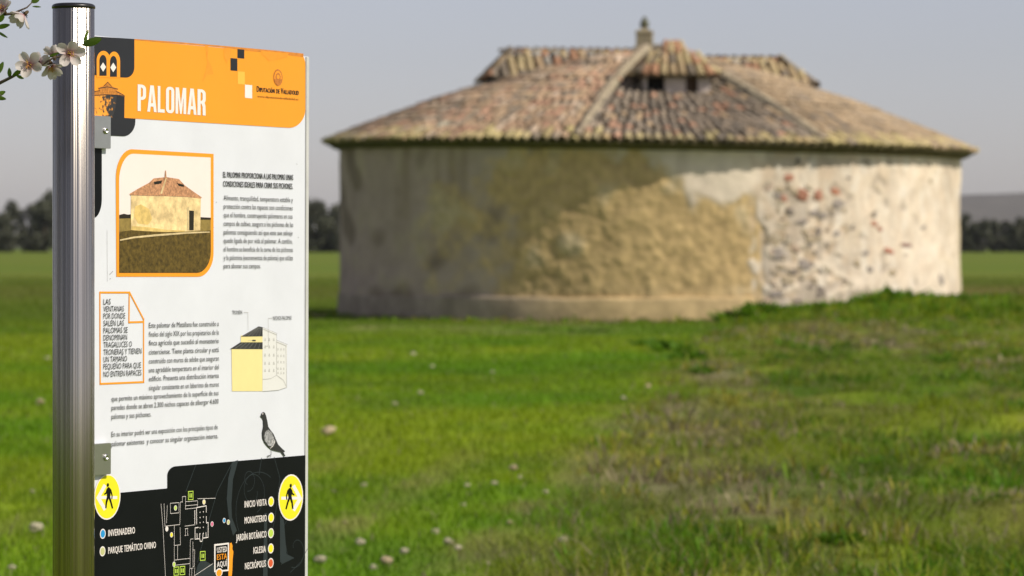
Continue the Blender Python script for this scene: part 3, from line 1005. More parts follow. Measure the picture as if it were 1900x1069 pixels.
ppoly('photo_roof', [(302, 380), (360, 345), (440, 302), (470, 272), (560, 262), (650, 276), (690, 320), (760, 370), (812, 406), (806, 414), (700, 402), (560, 396), (420, 394), (306, 390)], 5.8, M_proof, K3, ph)
ppoly('photo_dormer', [(470, 296), (530, 286), (524, 308), (476, 316)], 6.2, M_ptree, K3, ph)
ppoly('photo_dormer', [(632, 304), (684, 316), (686, 332), (650, 326)], 6.2, M_ptree, K3, ph)
ppoly('photo_hip', [(556, 268), (562, 268), (530, 380), (516, 380)], 6.4, M_ppath, K3, ph)
ppoly('photo_finial', [(553, 216), (559, 216), (562, 264), (550, 264)], 5.6, M_proof, K3, ph)
ppoly('photo_door', [(722, 498), (756, 502), (754, 638), (722, 640)], 6, M_ptree, K3, ph)
ppoly('photo_door_edge', [(706, 480), (722, 470), (722, 640), (708, 640)], 5.9, M_ppath, K3, ph)

strip('scratch', [[(146, 640), (148, 1000)]], .6, 2, mat('sign_scratch', (.38, .37, .36), .5, nscale=90, var=.4), K3)
strip('scratch', [[(166, 950), (186, 930)]], 1.4, 2, M_line, K3)
for sx_, sy_ in ((168, 982), (350, 190), (900, 620), (1500, 690), (1490, 170), (640, 300), (920, 440)):
    disc('dirt_speck', *K3(sx_, sy_), 1.3, 2.0, 2, M_line, None, 8)
# folded note outline
strip('note_outline', [[(86, 44), (276, 44), (366, 216), (366, 617), (88, 629), (86, 44)], [(274, 46), (272, 235), (364, 232)]], 3.4, 2, M_orange, K4)

# diagram of the dovecote
dg = ppoly('diagram_wall', [(100, 336), (298, 336), (298, 607), (104, 607)], 2, M_yel2, K5)
ppoly('diagram_wall', [(160, 250), (298, 250), (298, 300), (160, 300)], 2.2, M_yel2, K5)
ppoly('diagram_inside', [(299, 200), (388, 240), (388, 284), (456, 312), (453, 582), (400, 602), (299, 608)], 1.6, mat('sign_cream_print', (.70, .695, .66), .35, nscale=20, var=.02), K5)
ppoly('diagram_roof', [(158, 258), (272, 192), (298, 197), (298, 256)], 3, M_text, K5)
ppoly('diagram_roof', [(90, 337), (156, 294), (298, 294), (298, 338)], 3, M_text, K5)
strip('diagram_roof_line', [[(180 + i * 24, 254), (262 + i * 7, 200)] for i in range(5)] + [[(120 + i * 30, 334), (172 + i * 22, 298)] for i in range(6)], .5, 3.5, M_lgrey, K5)
ppoly('diagram_slot', [(231, 278), (253, 278), (253, 287), (231, 287)], 3.5, M_text, K5)
strip('diagram_line', [[(299, 198), (392, 238)], [(299, 208), (388, 246)], [(388, 238), (388, 505)], [(388, 280), (458, 308)], [(388, 292), (452, 318)], [(447, 316), (453, 582)],
                       [(299, 532), (350, 526), (388, 505), (430, 535), (453, 580)], [(299, 608), (400, 600), (453, 582)], [(178, 103), (205, 103), (205, 214)], [(358, 140), (335, 140), (335, 318), (312, 318)], [(204, 281), (228, 281)]], .7, 3, M_lgrey, K5)
strip('diagram_niche', [[(x - 4, y + 8), (x, y - 8), (x + 4, y + 8), (x - 4, y + 8)] for x in (314, 341, 370) for y in (275, 322, 374, 426, 472)] +
      [[(x - 3, y + 7), (x, y - 7), (x + 3, y + 7)] for x in (397, 416, 434) for y in (338, 380, 420, 462, 490)], .6, 3, M_lgrey, K5)

# pigeon print
pg = ppoly('pigeon_print', [(282, 768), (288, 756), (292, 744), (300, 740), (310, 745), (318, 765), (326, 800), (332, 835), (346, 856), (365, 880), (380, 915), (395, 948), (418, 972), (438, 990), (436, 998), (428, 996), (442, 1022), (434, 1024), (414, 996), (385, 990), (356, 982), (330, 962), (308, 935), (296, 905), (294, 870), (302, 830), (300, 790), (292, 776)], 5.5, M_text, K5)
M_pwing = mat('print_pigeon_wing', (.30, .30, .30), .4, nscale=260, var=.95)
ppoly('pigeon_wing', [(312, 868), (330, 852), (350, 868), (366, 900), (376, 935), (356, 962), (332, 955), (310, 925), (304, 895)], 5.8, M_pwing, K5, pg)
strip('pigeon_bar', [[(374, 925), (364, 955), (344, 972)], [(362, 915), (352, 945)]], 1.1, 6.1, M_wtext, K5, pg)
strip('pigeon_leg', [[(352, 980), (350, 1012), (328, 1030)], [(350, 1012), (346, 1030)], [(338, 1018), (325, 1022)]], 1.1, 5.6, M_text, K5, pg)
disc('pigeon_eye', *K5(296, 752), 1.6, 2.6, 6, M_wtext, pg)

# black map area
bk = poly('black_panel', [(UL, SP(*K6(270, 429))[1])] + [SP(*q) for q in [K6(270, 429), K6(619, 397)] + arc(K6(619, 300), K6(619, 234), K6(680, 228), 8) + [K6(1676, 143)]] + [(SP(565.5, 900)[0], VB + .0015), (UL, VB + .0015)], 2, M_black)
def spiral(cx, cy, r0, r1, a0, a1, n=36, asp=.6):
    return [(cx + asp * (r0 + (r1 - r0) * i / n) * math.cos(a0 + (a1 - a0) * i / n), cy + (r0 + (r1 - r0) * i / n) * math.sin(a0 + (a1 - a0) * i / n)) for i in range(n + 1)]
for sg_ in ([(835, 220), (760, 420)], [(1115, 200), (1000, 420), (880, 840), (850, 960)], [(1340, 165), (1320, 290)], [(1437, 160), (1480, 320), (1440, 640), (1400, 800)]):
    strip('flourish', [sg_], 1.6, 2.6, M_grey, K6, bk)
for ki_, sg_ in enumerate([spiral(1270, 420, 60, 170, 0, 7.5), spiral(1240, 330, 40, 90, 2, 8), spiral(1330, 560, 320, 280, 2.6, 5.2), spiral(1600, 860, 30, 150, 3.4, 8.2), [(1690, 860), (1640, 960), (1560, 1040)], [(1580, 560), (1500, 700), (1540, 920), (1490, 980)]]):
    strip('flourish', [sg_], 1.2, 2.62 + ki_ * .02, M_grey, K6, bk)
ppoly('flourish', [(1115, 195), (1160, 180), (1120, 330), (1108, 520), (1112, 620), (1150, 720), (1120, 760), (1090, 640), (1072, 480), (1084, 320)], 2.8, M_grey, K6, bk)
ppoly('flourish', [(880, 940), (980, 990), (1000, 1069), (830, 1069), (850, 985)], 2.8, M_grey, K6, bk)
ppoly('flourish', [(1480, 600), (1510, 640), (1530, 900), (1590, 930), (1500, 975), (1480, 960)], 2.9, M_grey, K6, bk)
ppoly('flourish', [(1360, 590), (1380, 585), (1385, 1069), (1350, 1069)], 2.85, M_grey, K6, bk)

# walker discs
for sgn, (cx_, cy_, wx, hy) in ((-1, K6(158, 462) + (49, 85)), (1, K6(1563, 467) + (46, 86))):
    dr = disc('walker_disc', cx_, cy_, wx, hy, 3, M_wtext)
    disc('walker_disc_face', cx_, cy_, wx - 3.2, hy - 5, 3.4, M_yel, dr)
    def W(pts):
        return [(cx_ + sgn * a, cy_ + b) for a, b in pts]
    ppoly('arrow', W([(-18, -1.5), (12, -1.5), (2, -20), (7, -24), (21, 2), (7, 26), (2, 22), (12, 4), (-18, 4)]), 3.8, M_wtext, None, dr)
    ppoly('walker_body', W([(-4, -17), (-1, -18.5), (2, -14), (3.5, -8), (6.5, -6), (6, -3.5), (1.8, -5.5), (1.2, -8), (1.4, 0), (3.5, 9), (4.5, 21), (2, 21.5), (.8, 11), (-2, 3), (-5, 11), (-8, 22), (-10.5, 21), (-7.5, 9), (-5, 0), (-5.6, -8), (-7.5, -2), (-7, 4), (-8.8, 4), (-9.4, -3), (-7, -13)]), 4.3, M_black, None, dr)
    disc('walker_head', cx_ + sgn * -.5, cy_ - 22, 4.2, 7, 4.3, M_black, dr)
# legend dots
for (x, y, m_) in ((123, 745, M_blue), (121, 879, M_sand), (1412, 498, M_yel), (1412, 621, M_yel), (1411, 740, M_lime), (1410, 857, M_yel), (1409, 969, M_red)):
    px_, py_ = K6(x, y)
    dr = disc('legend_dot', px_, py_, 10.6, 18.5, 3, M_wtext)
    disc('legend_dot_face', px_, py_, 8, 14.5, 3.4, m_, dr)
# plan of the monastery
strip('plan_line', [[(47, 270), (68, 520), (80, 760), (96, 1069)], [(80, 268), (90, 516)], [(116, 286), (108, 480)], [(90, 516), (255, 498), (262, 250), (285, 245)], [(150, 262), (246, 255), (246, 368), (152, 376), (150, 262)],
                    [(284, 250), (284, 188), (320, 185), (318, 330)], [(318, 246), (452, 234), (452, 300)], [(318, 290), (450, 278)], [(318, 326), (440, 314)], [(455, 212), (650, 206)], [(312, 516), (424, 500)],
                    [(194, 508), (194, 940)], [(258, 530), (262, 722), (198, 730)], [(230, 732), (230, 888)], [(198, 892), (366, 872)], [(198, 950), (366, 930)], [(368, 986), (372, 660), (402, 656)], [(400, 690), (402, 980), (370, 988)],
                    [(404, 780), (420, 778), (416, 960), (402, 962)], [(364, 990), (362, 1069)], [(388, 990), (388, 1069)], [(420, 976), (416, 1069)], [(416, 1066), (620, 932)],
                    [(314, 545), (345, 540)], [(318, 550), (318, 618)], [(342, 545), (342, 612)], [(310, 620), (322, 620)], [(336, 616), (348, 614)]], .75, 3, M_wtext, KM, bk)
strip('plan_church', [[(440, 310), (548, 290), (548, 360)], [(440, 310), (442, 490)], [(548, 410), (550, 480), (570, 476), (568, 640), (515, 648)], [(424, 535), (460, 530)], [(424, 535), (424, 660), (470, 655)], [(474, 600), (474, 650), (482, 685), (500, 685), (508, 650), (512, 600)], [(545, 590), (547, 640)], [(445, 600), (447, 655)]], 1.5, 3.2, M_wtext, KM, bk)
strip('plan_column', [[(x, y - y0), (x + .5, y - y0 + 1)] for x, y0 in ((478, 0), (516, 6)) for y in (302, 362, 420, 476, 534, 600)] + [[(420, y), (420.4, y)] for y in range(346, 500, 14)], 1.9, 3.4, M_wtext, KM, bk)
for (x, y, m_) in ((206, 314, M_lime), (522, 248, M_yel2), (110, 546, M_wtext), (162, 612, M_yel), (612, 492, M_pinkp), (746, 453, M_blue), (792, 472, M_sand), (190, 938, M_lime)):
    px_, py_ = KM(x, y)
    dr = disc('plan_dot', px_, py_, 5.6, 9.6, 3.6, M_wtext, bk)
    disc('plan_dot_face', px_, py_, 4.2, 7.4, 4, m_, bk)
def picto(x0, y0, x1, y1):
    ppoly('pictogram', [(x0, y0 + 4), (x1, y0), (x1, y1 - 4), (x0, y1)], 3.6, M_lime, KM, bk)
    ppoly('pictogram_face', [(x0 + 7, y0 + 14), (x1 - 7, y0 + 10), (x1 - 7, y1 - 14), (x0 + 7, y1 - 10)], 4, M_black, KM, bk)
    cx_, cy_ = (x0 + x1) / 2, (y0 + y1) / 2
    for dx in (-9, 9):
        ppoly('pictogram_figure', [(cx_ + dx - 5, cy_ - 24), (cx_ + dx + 5, cy_ - 25), (cx_ + dx + 6, cy_ + 22), (cx_ + dx - 6, cy_ + 24)], 4.3, M_lime, KM, bk)
for q in ((346, 124, 404, 228), (478, 790, 538, 900), (186, 962, 244, 1066), (254, 955, 312, 1060)): picto(*q)
ppoly('location_box', [(636, 716), (800, 698), (798, 1012), (636, 1026)], 3.4, M_wtext, KM, bk)
ppoly('location_box_face', [(650, 734), (786, 718), (784, 996), (650, 1008)], 3.8, M_black, KM, bk)
ppoly('location_mark', [(808, 706), (826, 698), (838, 730), (836, 770), (848, 800), (840, 880), (836, 1000), (830, 1069), (792, 1069), (800, 900), (802, 800)], 3.6, M_orange, KM, bk)
dr = disc('location_pin', *KM(688, 1030), 13, 16, 4.4, M_wtext, bk); disc('location_pin_face', *KM(688, 1034), 10, 13, 4.8, M_orange, bk)

# lettering -------------------------------------------------------------
TXT = []
def text(s, x0, y, x1, cap, m_=None, k=None, off=0.0, layer=4, smallcaps=False):
    # off > .02: heavy condensed face, drawn by widening the upright strokes
    bold = .013 * cap if off > .02 and cap > 8 else 0
    off = 0
    for d in ((-1, 0, 1) if bold else (0,)):
        TXT.append((s, (k(x0, y) if k else (x0, y)), (k(x1, y) if k else (x1, y))[0], cap, m_ or M_text, off, layer + d * .35, smallcaps, d * bold, bold))
# the heading, a heavy condensed face drawn glyph by glyph in a unit box
def bowl(x0, x1, y0, y1, s_, th, flip=False, rx=.55, ry=.17):
    o = [(x0, y1)] + arc((x1 - rx, y1), (x1, y1), (x1, y1 - ry), 6) + arc((x1, y0 + ry), (x1, y0), (x1 - rx, y0), 6) + [(x0, y0), (x0, y0 + th)]
    xi, ri = x1 - s_, max(.02, rx - s_)
    o += arc((xi - ri, y0 + th), (xi, y0 + th), (xi, y0 + th + ry * .4), 4) + arc((xi, y1 - th - ry * .4), (xi, y1 - th), (xi - ri, y1 - th), 4) + [(x0, y1 - th)]
    return [((1 - x if flip else x), y) for x, y in o]
S_ = .38; T_ = .115
GLY = {'P': [[(0, 0), (S_, 0), (S_, 1), (0, 1)], bowl(S_ - .01, 1, .42, 1, S_, T_)],
       'L': [[(0, 0), (1, 0), (1, T_ * 1.1), (S_, T_ * 1.1), (S_, 1), (0, 1)]],
       'A': [[(0, 0), (.30, 0), (.37, .2), (.66, .2), (.73, 0), (1.03, 0), (.71, 1), (.32, 1)]],
       'O': [bowl(.5, 1, 0, 1, S_ * .95, T_, False, .42), bowl(.5, 1, 0, 1, S_ * .95, T_, True, .42)],
       'M': [[(0, 0), (.25, 0), (.25, .62), (.42, 0), (.58, 0), (.75, .62), (.75, 0), (1, 0), (1, 1), (.68, 1), (.5, .38), (.32, 1), (0, 1)]],
       'R': [[(0, 0), (S_, 0), (S_, 1), (0, 1)], bowl(S_ - .01, 1, .44, 1, S_, T_), [(.50, .46), (.86, .50), (.98, .36), (1.0, 0), (.64, 0), (.62, .32), (.50, .44)]]}
u0, v0 = SP(*K2(402, 667)); u1 = SP(*K2(942, 667))[0]; ch = SP(254, 206 - 49.5)[1] - SP(254, 206)[1]
wds = {'P': 1, 'A': 1.1, 'L': .85, 'O': 1.02, 'M': 1.32, 'R': 1.03}; gap = .15
tot = sum(wds[c] for c in 'PALOMAR') + gap * 6; k_ = (u1 - u0) / tot; ux = u0
for c in 'PALOMAR':
    par_ = None
    for gi, g in enumerate(GLY[c]):
        o_ = poly('heading_letter', [(ux + x * wds[c] * k_, v0 + y * ch) for x, y in g], 3.8 + gi * .12, M_wtext, par_)
    if c == 'A':
        poly('heading_letter_counter', [(ux + x * wds[c] * k_, v0 + y * ch) for x, y in ((.42, .33), (.61, .33), (.515, .74))], 4.1, M_orange)
    ux += (wds[c] + gap) * k_
text('Diputación de Valladolid', 1348, 514, 1681, 10.5, M_char, K2, .022, 4, True)
text('www.diputaciondevalladolid.es', 1352, 558, 1678, 4.0, mat('sign_small_print', (.16, .07, .015), .4), K2, 0)
text('EL PALOMAR PROPORCIONA A LAS PALOMAS UNAS', 966, 264, 1462, 10.3, M_text, K3, .03)
text('CONDICIONES IDEALES PARA CRIAR SUS PICHONES.', 966, 329, 1460, 10.3, M_text, K3, .03)
for s_, y_, x1_ in (('Alimento, tranquilidad, temperatura estable y', 425, 1460), ('protección contra las rapaces son condiciones', 485, 1458), ('que el hombre, construyendo palomares en sus', 546, 1457),
                    ('campos de cultivo, asegura a los pichones de las', 607, 1462), ('palomas consiguiendo así que este ave salvaje', 668, 1458), ('quede ligada de por vida al palomar. A cambio,', 728, 1458),
                    ('el hombre se beneficia de la carne de los pichones', 789, 1460), ('y la palomina (excrementos de paloma) que utiliza', 849, 1460), ('para abonar sus campos.', 908, 1232)):
    text(s_, 970, y_, x1_, 9.2, M_text, K3, .002)
for s_, y_, x1_ in (('LAS', 121, 153), ('VENTANAS', 167, 238), ('POR DONDE', 213, 246), ('SALEN LAS', 259, 238), ('PALOMAS SE', 305, 262), ('DENOMINAN', 351, 258), ('TRAGALUCES O', 397, 289),
                    ('TRONERAS Y TIENEN', 444, 350), ('UN TAMAÑO', 490, 258), ('PEQUEÑO PARA QUE', 536, 347), ('NO ENTREN RAPACES', 585, 350)):
    text(s_, 107, y_, x1_, 10.4, M_text, K4, -.004)
for s_, x0_, y_, x1_ in (('Este palomar de Matallana fue construido a', 398, 270, 845), ('finales del siglo XIX por los propietarios de la', 398, 327, 845), ('finca agrícola que sucedió al monasterio', 398, 383, 845), ('cisterciense. Tiene planta circular y está', 398, 441, 845),
                         ('construido con muros de adobe que aseguran', 398, 499, 845), ('una agradable temperatura en el interior del', 398, 556, 845), ('edificio. Presenta una distribución interna', 398, 612, 845), ('singular consistente en un laberinto de muros', 398, 670, 845),
                         ('que permite un máximo aprovechamiento de la superficie de sus', 158, 740, 843), ('paredes donde se abren 2.300 nichos capaces de albergar 4.600', 158, 797, 843), ('palomas y sus pichones.', 158, 854, 412),
                         ('En su interior podrá ver una exposición con los principales tipos de', 158, 968, 838), ('palomar existentes  y conocer su singular organización interna.', 158, 1029, 840)):
    text(s_, x0_, y_, x1_, 9.4, M_text, K4, .002)
text('TRONERA', 103, 115, 168, 7, M_text, K5, .03)
text('NICHOS PALOMAS', 364, 152, 483, 7.3, M_text, K5, .03)
text('INVERNADERO', 163, 765, 368, 12, M_wtext, K6, .03)
text('PARQUE TEMÁTICO OVINO', 163, 898, 528, 12, M_wtext, K6, .03)
text('INICIO VISITA', 1207, 545, 1377, 12, M_wtext, K6, .03)
text('MONASTERIO', 1207, 668, 1376, 12, M_wtext, K6, .03)
text('JARDÍN BOTÁNICO', 1142, 800, 1375, 12, M_wtext, K6, .03)
text('IGLESIA', 1275, 898, 1370, 12, M_wtext, K6, .03)
text('NECRÓPOLIS', 1210, 1018, 1370, 12, M_wtext, K6, .03)
text('USTED', 664, 812, 774, 10, M_wtext, KM, .03, 4.6)
text('ESTA', 664, 890, 774, 10, M_orange, KM, .03, 4.6)
text('AQUÍ', 664, 972, 774, 10, M_wtext, KM, .03, 4.6)
tmp = []
for t in [('H',)] + TXT:
    c = bpy.data.curves.new('t', 'FONT'); c.body = t[0]; c.size = 1; c.resolution_u = 2
    if len(t) > 1:
        c.offset = t[5]
        if t[9] > 0: c.space_character = 1.08
        if t[7]:
            for ch, bf in zip(t[0], c.body_format): bf.use_small_caps = ch.islower()
            c.small_caps_scale = .76
    o = bpy.data.objects.new('t', c); COL.objects.link(o); tmp.append(o)
dg_ = bpy.context.evaluated_depsgraph_get()
mesh_ = [bpy.data.meshes.new_from_object(o.evaluated_get(dg_)) for o in tmp]
def ext(me):
    a = np.zeros(len(me.vertices) * 3, np.float32); me.vertices.foreach_get('co', a); return a.reshape(-1, 3)
HC = ext(mesh_[0])[:, 1].max()
for t, me in zip(TXT, mesh_[1:]):
    s_, (px_, py_), x1_, cap, m_, off, layer, scp, dx, bold = t
    px_ += dx + bold; x1_ += dx - bold
    a = ext(me)
    u0, v0 = SP(px_, py_); u1 = SP(x1_, py_)[0]
    ch = SP(px_, py_ - cap)[1] - v0
    mn_, mx_ = a[:, 0].min(), a[:, 0].max()
    a[:, 0] = u0 + (a[:, 0] - mn_) / (mx_ - mn_) * (u1 - u0)
    a[:, 1] = v0 + a[:, 1] / HC * ch
    a[:, 2] = layer * STEP
    me.vertices.foreach_set('co', a.ravel()); me.polygons.foreach_set('use_smooth', [False] * len(me.polygons)); me.materials.clear(); me.materials.append(m_); me.name = 'lettering'; me.update()
    link(bpy.data.objects.new('lettering', me), panel)
for o in tmp:
    c = o.data; bpy.data.objects.remove(o, do_unlink=True); bpy.data.curves.remove(c)

# clamps
for (x0, x1, y0, y1) in ((150, 207.5, 216, 276), (150, 207.7, 822, 880)):
    ua = SP(x0, y0)[0]; ub = SP(x1, y0)[0] - .018; vt = SP(190, y0)[1]; vb = SP(190, y1)[1]
    bm = bmesh.new()
    box(bm, ua, ub, vb, vt, .0025, .0115, .0009)
    box(bm, ua, ub, vb, vt, -.019, -TK - .0005, .0009)
    br = bm_obj('clamp', bm, M_steel2, panel)
    uc, vc = ub - .017, (vt + vb) / 2 + .003
    V_, F_ = lathe(((.0062, .0114), (.0062, .0135), (.0050, .0146), (.0034, .0146), (.0030, .0128), (.0006, .0128)), 20)
    V_ = [(v[0] + uc, v[1] + vc, v[2]) for v in V_]
    sc_o = mesh_obj('screw', V_, F_, M_steel2, br, True)

# ------------------------------------------------------------------ almond tree (its blossoming twigs reach in front of the post)
alm = empty('almond_tree', (-2.35, 6.5, 0))
tag(alm, 'almond tree reaching twigs of white blossom and young leaves past the steel post', 'tree')
AO = Vector((-2.35, 6.5, 0))
M_petal = bpy.data.materials.new('almond_petal'); M_petal.use_nodes = True
_n, _l = M_petal.node_tree.nodes, M_petal.node_tree.links
_vc = _n.new('ShaderNodeVertexColor'); _vc.layer_name = 'col'
_l.new(_vc.outputs[0], _n['Principled BSDF'].inputs['Base Color']); _n['Principled BSDF'].inputs['Roughness'].default_value = .6
_t = _n.new('ShaderNodeBsdfTranslucent'); _l.new(_vc.outputs[0], _t.inputs[0])
_ms = _n.new('ShaderNodeMixShader'); _ms.inputs[0].default_value = .35
_l.new(_n['Principled BSDF'].outputs[0], _ms.inputs[1]); _l.new(_t.outputs[0], _ms.inputs[2]); _l.new(_ms.outputs[0], _n['Material Output'].inputs[0])
M_leaf = mat('almond_leaf', (.10, .17, .015), .5, nscale=60, var=.25, spec=.4, translucent=.3)
M_sepal = mat('almond_calyx', (.09, .06, .025), .7, nscale=90, var=.3)
M_stamen = mat('almond_stamen', (.42, .16, .10), .6, nscale=90, var=.2)
M_anther = mat('almond_anther', (.55, .33, .05), .6, nscale=90, var=.2)

def petal_mesh(seed):
    rs = random.Random(seed)
    V, F, C = [], [], []
    L, Wd = 1.0, .36
    nu, nv = 7, 6
    cup = rs.uniform(.15, .4); tw = rs.uniform(-.25, .25)
    for i in range(nu + 1):
        t = i / nu
        hw = Wd * (math.sin(math.pi * min(1, t * .82 + .03)) ** .75) * (1 if t < .97 else .8)
        for j in range(nv + 1):
            s = -1 + 2 * j / nv
            x = t * L - (.10 * (1 - abs(s)) if i == nu else 0) - .05 * s * s * t
            y = hw * s
            z = cup * (t * t * .5) + .16 * s * s * hw / Wd + tw * s * t * .3 + .03 * mn.noise(Vector((t * 4, s * 3, seed)))
            V.append((x, y, z))
            k = math.exp(-t * 5)
            C.append((.63 - .12 * k, .58 - .43 * k, .54 - .36 * k))
    for i in range(nu):
        for j in range(nv):
            a = i * (nv + 1) + j
            F.append((a, a + nv + 1, a + nv + 2, a + 1))
    me = bpy.data.meshes.new('petal'); me.from_pydata(V, [], F)
    at = me.color_attributes.new('col', 'FLOAT_COLOR', 'POINT')
    at.data.foreach_set('color', np.c_[np.array(C), np.ones(len(C))].astype(np.float32).ravel())
    me.materials.append(M_petal); me.polygons.foreach_set('use_smooth', [True] * len(F)); me.update()
    return me
PET = [petal_mesh(s) for s in range(5)]
def flower(px, py, y, face, rpx=30, openness=1.0, seed=0):
    rs = random.Random(seed)
    c = px_at(px, py, y) - AO
    z = Vector(face).normalized()
    size = rpx / FPX * y * .95
    # calyx is the flower's own mesh, petals and stamens hang on it
    V_, F_ = lathe(((.001, -.012), (.0028, -.010), (.0036, -.005), (.0030, -.001), (.001, .0)), 8)
    for k in range(5):
        a = 2 * math.pi * (k + .5) / 5; i = len(V_)
        for (rr, w_, zz) in ((.002, .002, -.003), (.006, .0022, -.0025), (.009, .0003, -.002)):
            V_ += [(rr * math.cos(a) - w_ * math.sin(a), rr * math.sin(a) + w_ * math.cos(a), zz), (rr * math.cos(a) + w_ * math.sin(a), rr * math.sin(a) - w_ * math.cos(a), zz)]
        F_ += [(i, i + 1, i + 3, i + 2), (i + 2, i + 3, i + 5, i + 4)]
    fo = mesh_obj('flower', V_, F_, M_sepal, alm)
    q = z.to_track_quat('Z', 'Y').to_matrix().to_4x4()
    fo.matrix_local = Matrix.Translation(c) @ q @ Matrix.Rotation(rs.uniform(0, 6.28), 4, 'Z')
    for k in range(5):
        p = bpy.data.objects.new('petal', rs.choice(PET)); link(p, fo)
        p.matrix_local = Matrix.Rotation(2 * math.pi * k / 5 + rs.uniform(-.15, .15), 4, 'Z') @ Matrix.Translation((.003, 0, 0)) @ Matrix.Rotation(-R(rs.uniform(5, 30) * (2 - openness)) - (1 - openness) * .6, 4, 'Y') @ Matrix.Diagonal((size * rs.uniform(.88, 1.05),) * 3 + (1,))
    V_, F_, Va, Fa = [], [], [], []
    for k in range(16):
        a = rs.uniform(0, 6.28); sp = rs.uniform(.1, .75); ln = size * rs.uniform(.32, .5)
        d = Vector((math.cos(a) * sp, math.sin(a) * sp, 1)).normalized()
        v, f = tube([d * .001, d * ln * .5 + Vector((0, 0, .0005)), d * ln], [.00035] * 3, 4)
        i = len(V_); V_ += v; F_ += [tuple(x + i for x in ff) for ff in f]
        bm = bmesh.new(); bmesh.ops.create_icosphere(bm, subdivisions=1, radius=.0010, matrix=Matrix.Translation(d * ln))
        i = len(Va); Va += [v.co.copy() for v in bm.verts]; Fa += [tuple(v.index + i for v in f.verts) for f in bm.faces]; bm.free()
    mesh_obj('stamens', V_, F_, M_stamen, fo)
    mesh_obj('anthers', Va, Fa, M_anther, fo)
    return c
def leaf(p0, p1, y0, y1, wpx, bend=.15):
    """young leaf from pixel p0 to p1"""
    a, b = px_at(*p0, y0) - AO, px_at(*p1, y1) - AO
    d = b - a; L = d.length; d.normalize()
    s = d.cross(Vector((.2, 1, .15))).normalized(); n_ = s.cross(d)
    V_, F_ = [], []
    for i in range(8):
        t = i / 7; hw = wpx / FPX * y0 / 2 * math.sin(math.pi * (t * .93 + .03)) ** .8 + .0002
        c = a + d * L * t + n_ * bend * L * (t * t - t)
        for s_ in (-1, 0, 1):
            V_.append(c + s * hw * s_ + n_ * (.25 * hw * abs(s_)))
    for i in range(7):
        for j in range(2):
            k = i * 3 + j; F_.append((k, k + 3, k + 4, k + 1))
    mesh_obj('leaf', V_, F_, M_leaf, alm, True)
YB = 6.05
def twig(pts, radii, name='twig'):
    P = [px_at(x, y, d) - AO for x, y, d in pts]
    V_, F_ = tube(P, radii, 7)
    mesh_obj(name, V_, F_, M_bark, alm, True)
twig([(-240, 205, 6.2), (-120, 185, 6.15), (-40, 165, 6.1), (0, 154, YB), (22, 143, YB), (42, 132, YB), (75, 122, YB), (98, 108, YB), (120, 103, YB), (140, 92, YB), (154, 82, YB)], [.006, .005, .0042, .0032, .0026, .0022, .002, .0018, .0015, .0012, .001])
twig([(-240, 40, 6.2), (-110, 42, 6.15), (-40, 40, 6.1), (0, 28, YB), (25, 25, YB), (36, 20, YB), (50, 14, YB), (60, 4, YB)], [.006, .005, .004, .003, .0022, .0018, .0014, .001])
twig([(-200, 260, 6.2), (-60, 205, 6.15), (-20, 182, 6.1), (2, 176, 6.1)], [.005, .003, .002, .0012])
flower(55, 121, YB - .012, (-.15, -1, .12), 31, 1.0, 1)
flower(95, 122, YB + .006, (.25, -.55, -.75), 28, .75, 2)
flower(99, 102, YB + .012, (-.3, .4, .8), 22, .6, 5)
flower(129, 99, YB - .014, (.35, -.9, -.1), 29, 1.0, 3)
flower(44, 28, YB, (-.55, -.35, -.55), 29, .75, 4)
flower(6, 18, YB - .01, (-.3, -.75, .55), 32, .85, 6)
flower(72, 118, YB + .02, (.2, .6, .5), 24, .8, 8)
leaf((153, 84), (188, 72), YB, YB - .01, 15)
leaf((156, 82), (163, 55), YB, YB + .01, 6)
leaf((18, 145), (17, 126), YB, YB, 8); leaf((22, 142), (40, 128), YB, YB - .02, 7); leaf((30, 140), (44, 146), YB, YB, 6)
leaf((-6, 140), (6, 115), YB, YB, 10); leaf((-12, 36), (8, 30), YB, YB - .02, 17); leaf((-8, 52), (18, 46), YB, YB - .02, 9)
leaf((-6, 58), (14, 70), YB, YB - .02, 5); leaf((58, 5), (74, -6), YB, YB, 12); leaf((60, 12), (76, 13), YB, YB, 3)
leaf((-10, 178), (10, 170), 6.1, 6.1, 9); leaf((-10, 180), (11, 184), 6.1, 6.1, 8)
leaf((92, 104), (110, 98), YB, YB - .02, 5)
# trunk, limbs and the rest of the crown, left of the picture
V_, F_ = tube([(0, 0, -.2), (.02, .03, .4), (-.03, .05, .9), (.02, .02, 1.3)], [.11, .085, .075, .065], 10)
mesh_obj('trunk', V_, F_, M_bark, alm, True)
limb_end = [px_at(-240, 205, 6.2) - AO, px_at(-240, 40, 6.2) - AO, px_at(-200, 260, 6.2) - AO]
LIMBS = [[(0, 0, 1.2), (.35, -.1, 1.5), tuple(limb_end[0])], [(0, 0, 1.25), (.3, -.15, 1.75), tuple(limb_end[1])], [(0, 0, 1.1), (.45, -.1, 1.45), tuple(limb_end[2])],
         [(0, 0, 1.25), (-.3, .2, 1.8), (-.6, .3, 2.5)], [(0, 0, 1.25), (.1, .3, 1.9), (.1, .6, 2.6)], [(0, 0, 1.2), (-.2, -.3, 1.7), (-.3, -.7, 2.3)], [(0, 0, 1.25), (.05, 0, 2.0), (.0, .05, 2.8)]]
for L_ in LIMBS:
    V_, F_ = tube(L_, [.04, .022, .006], 7)
    mesh_obj('branch', V_, F_, M_bark, alm, True)
bv, bf, bc = [], [], []
rs = random.Random(3)
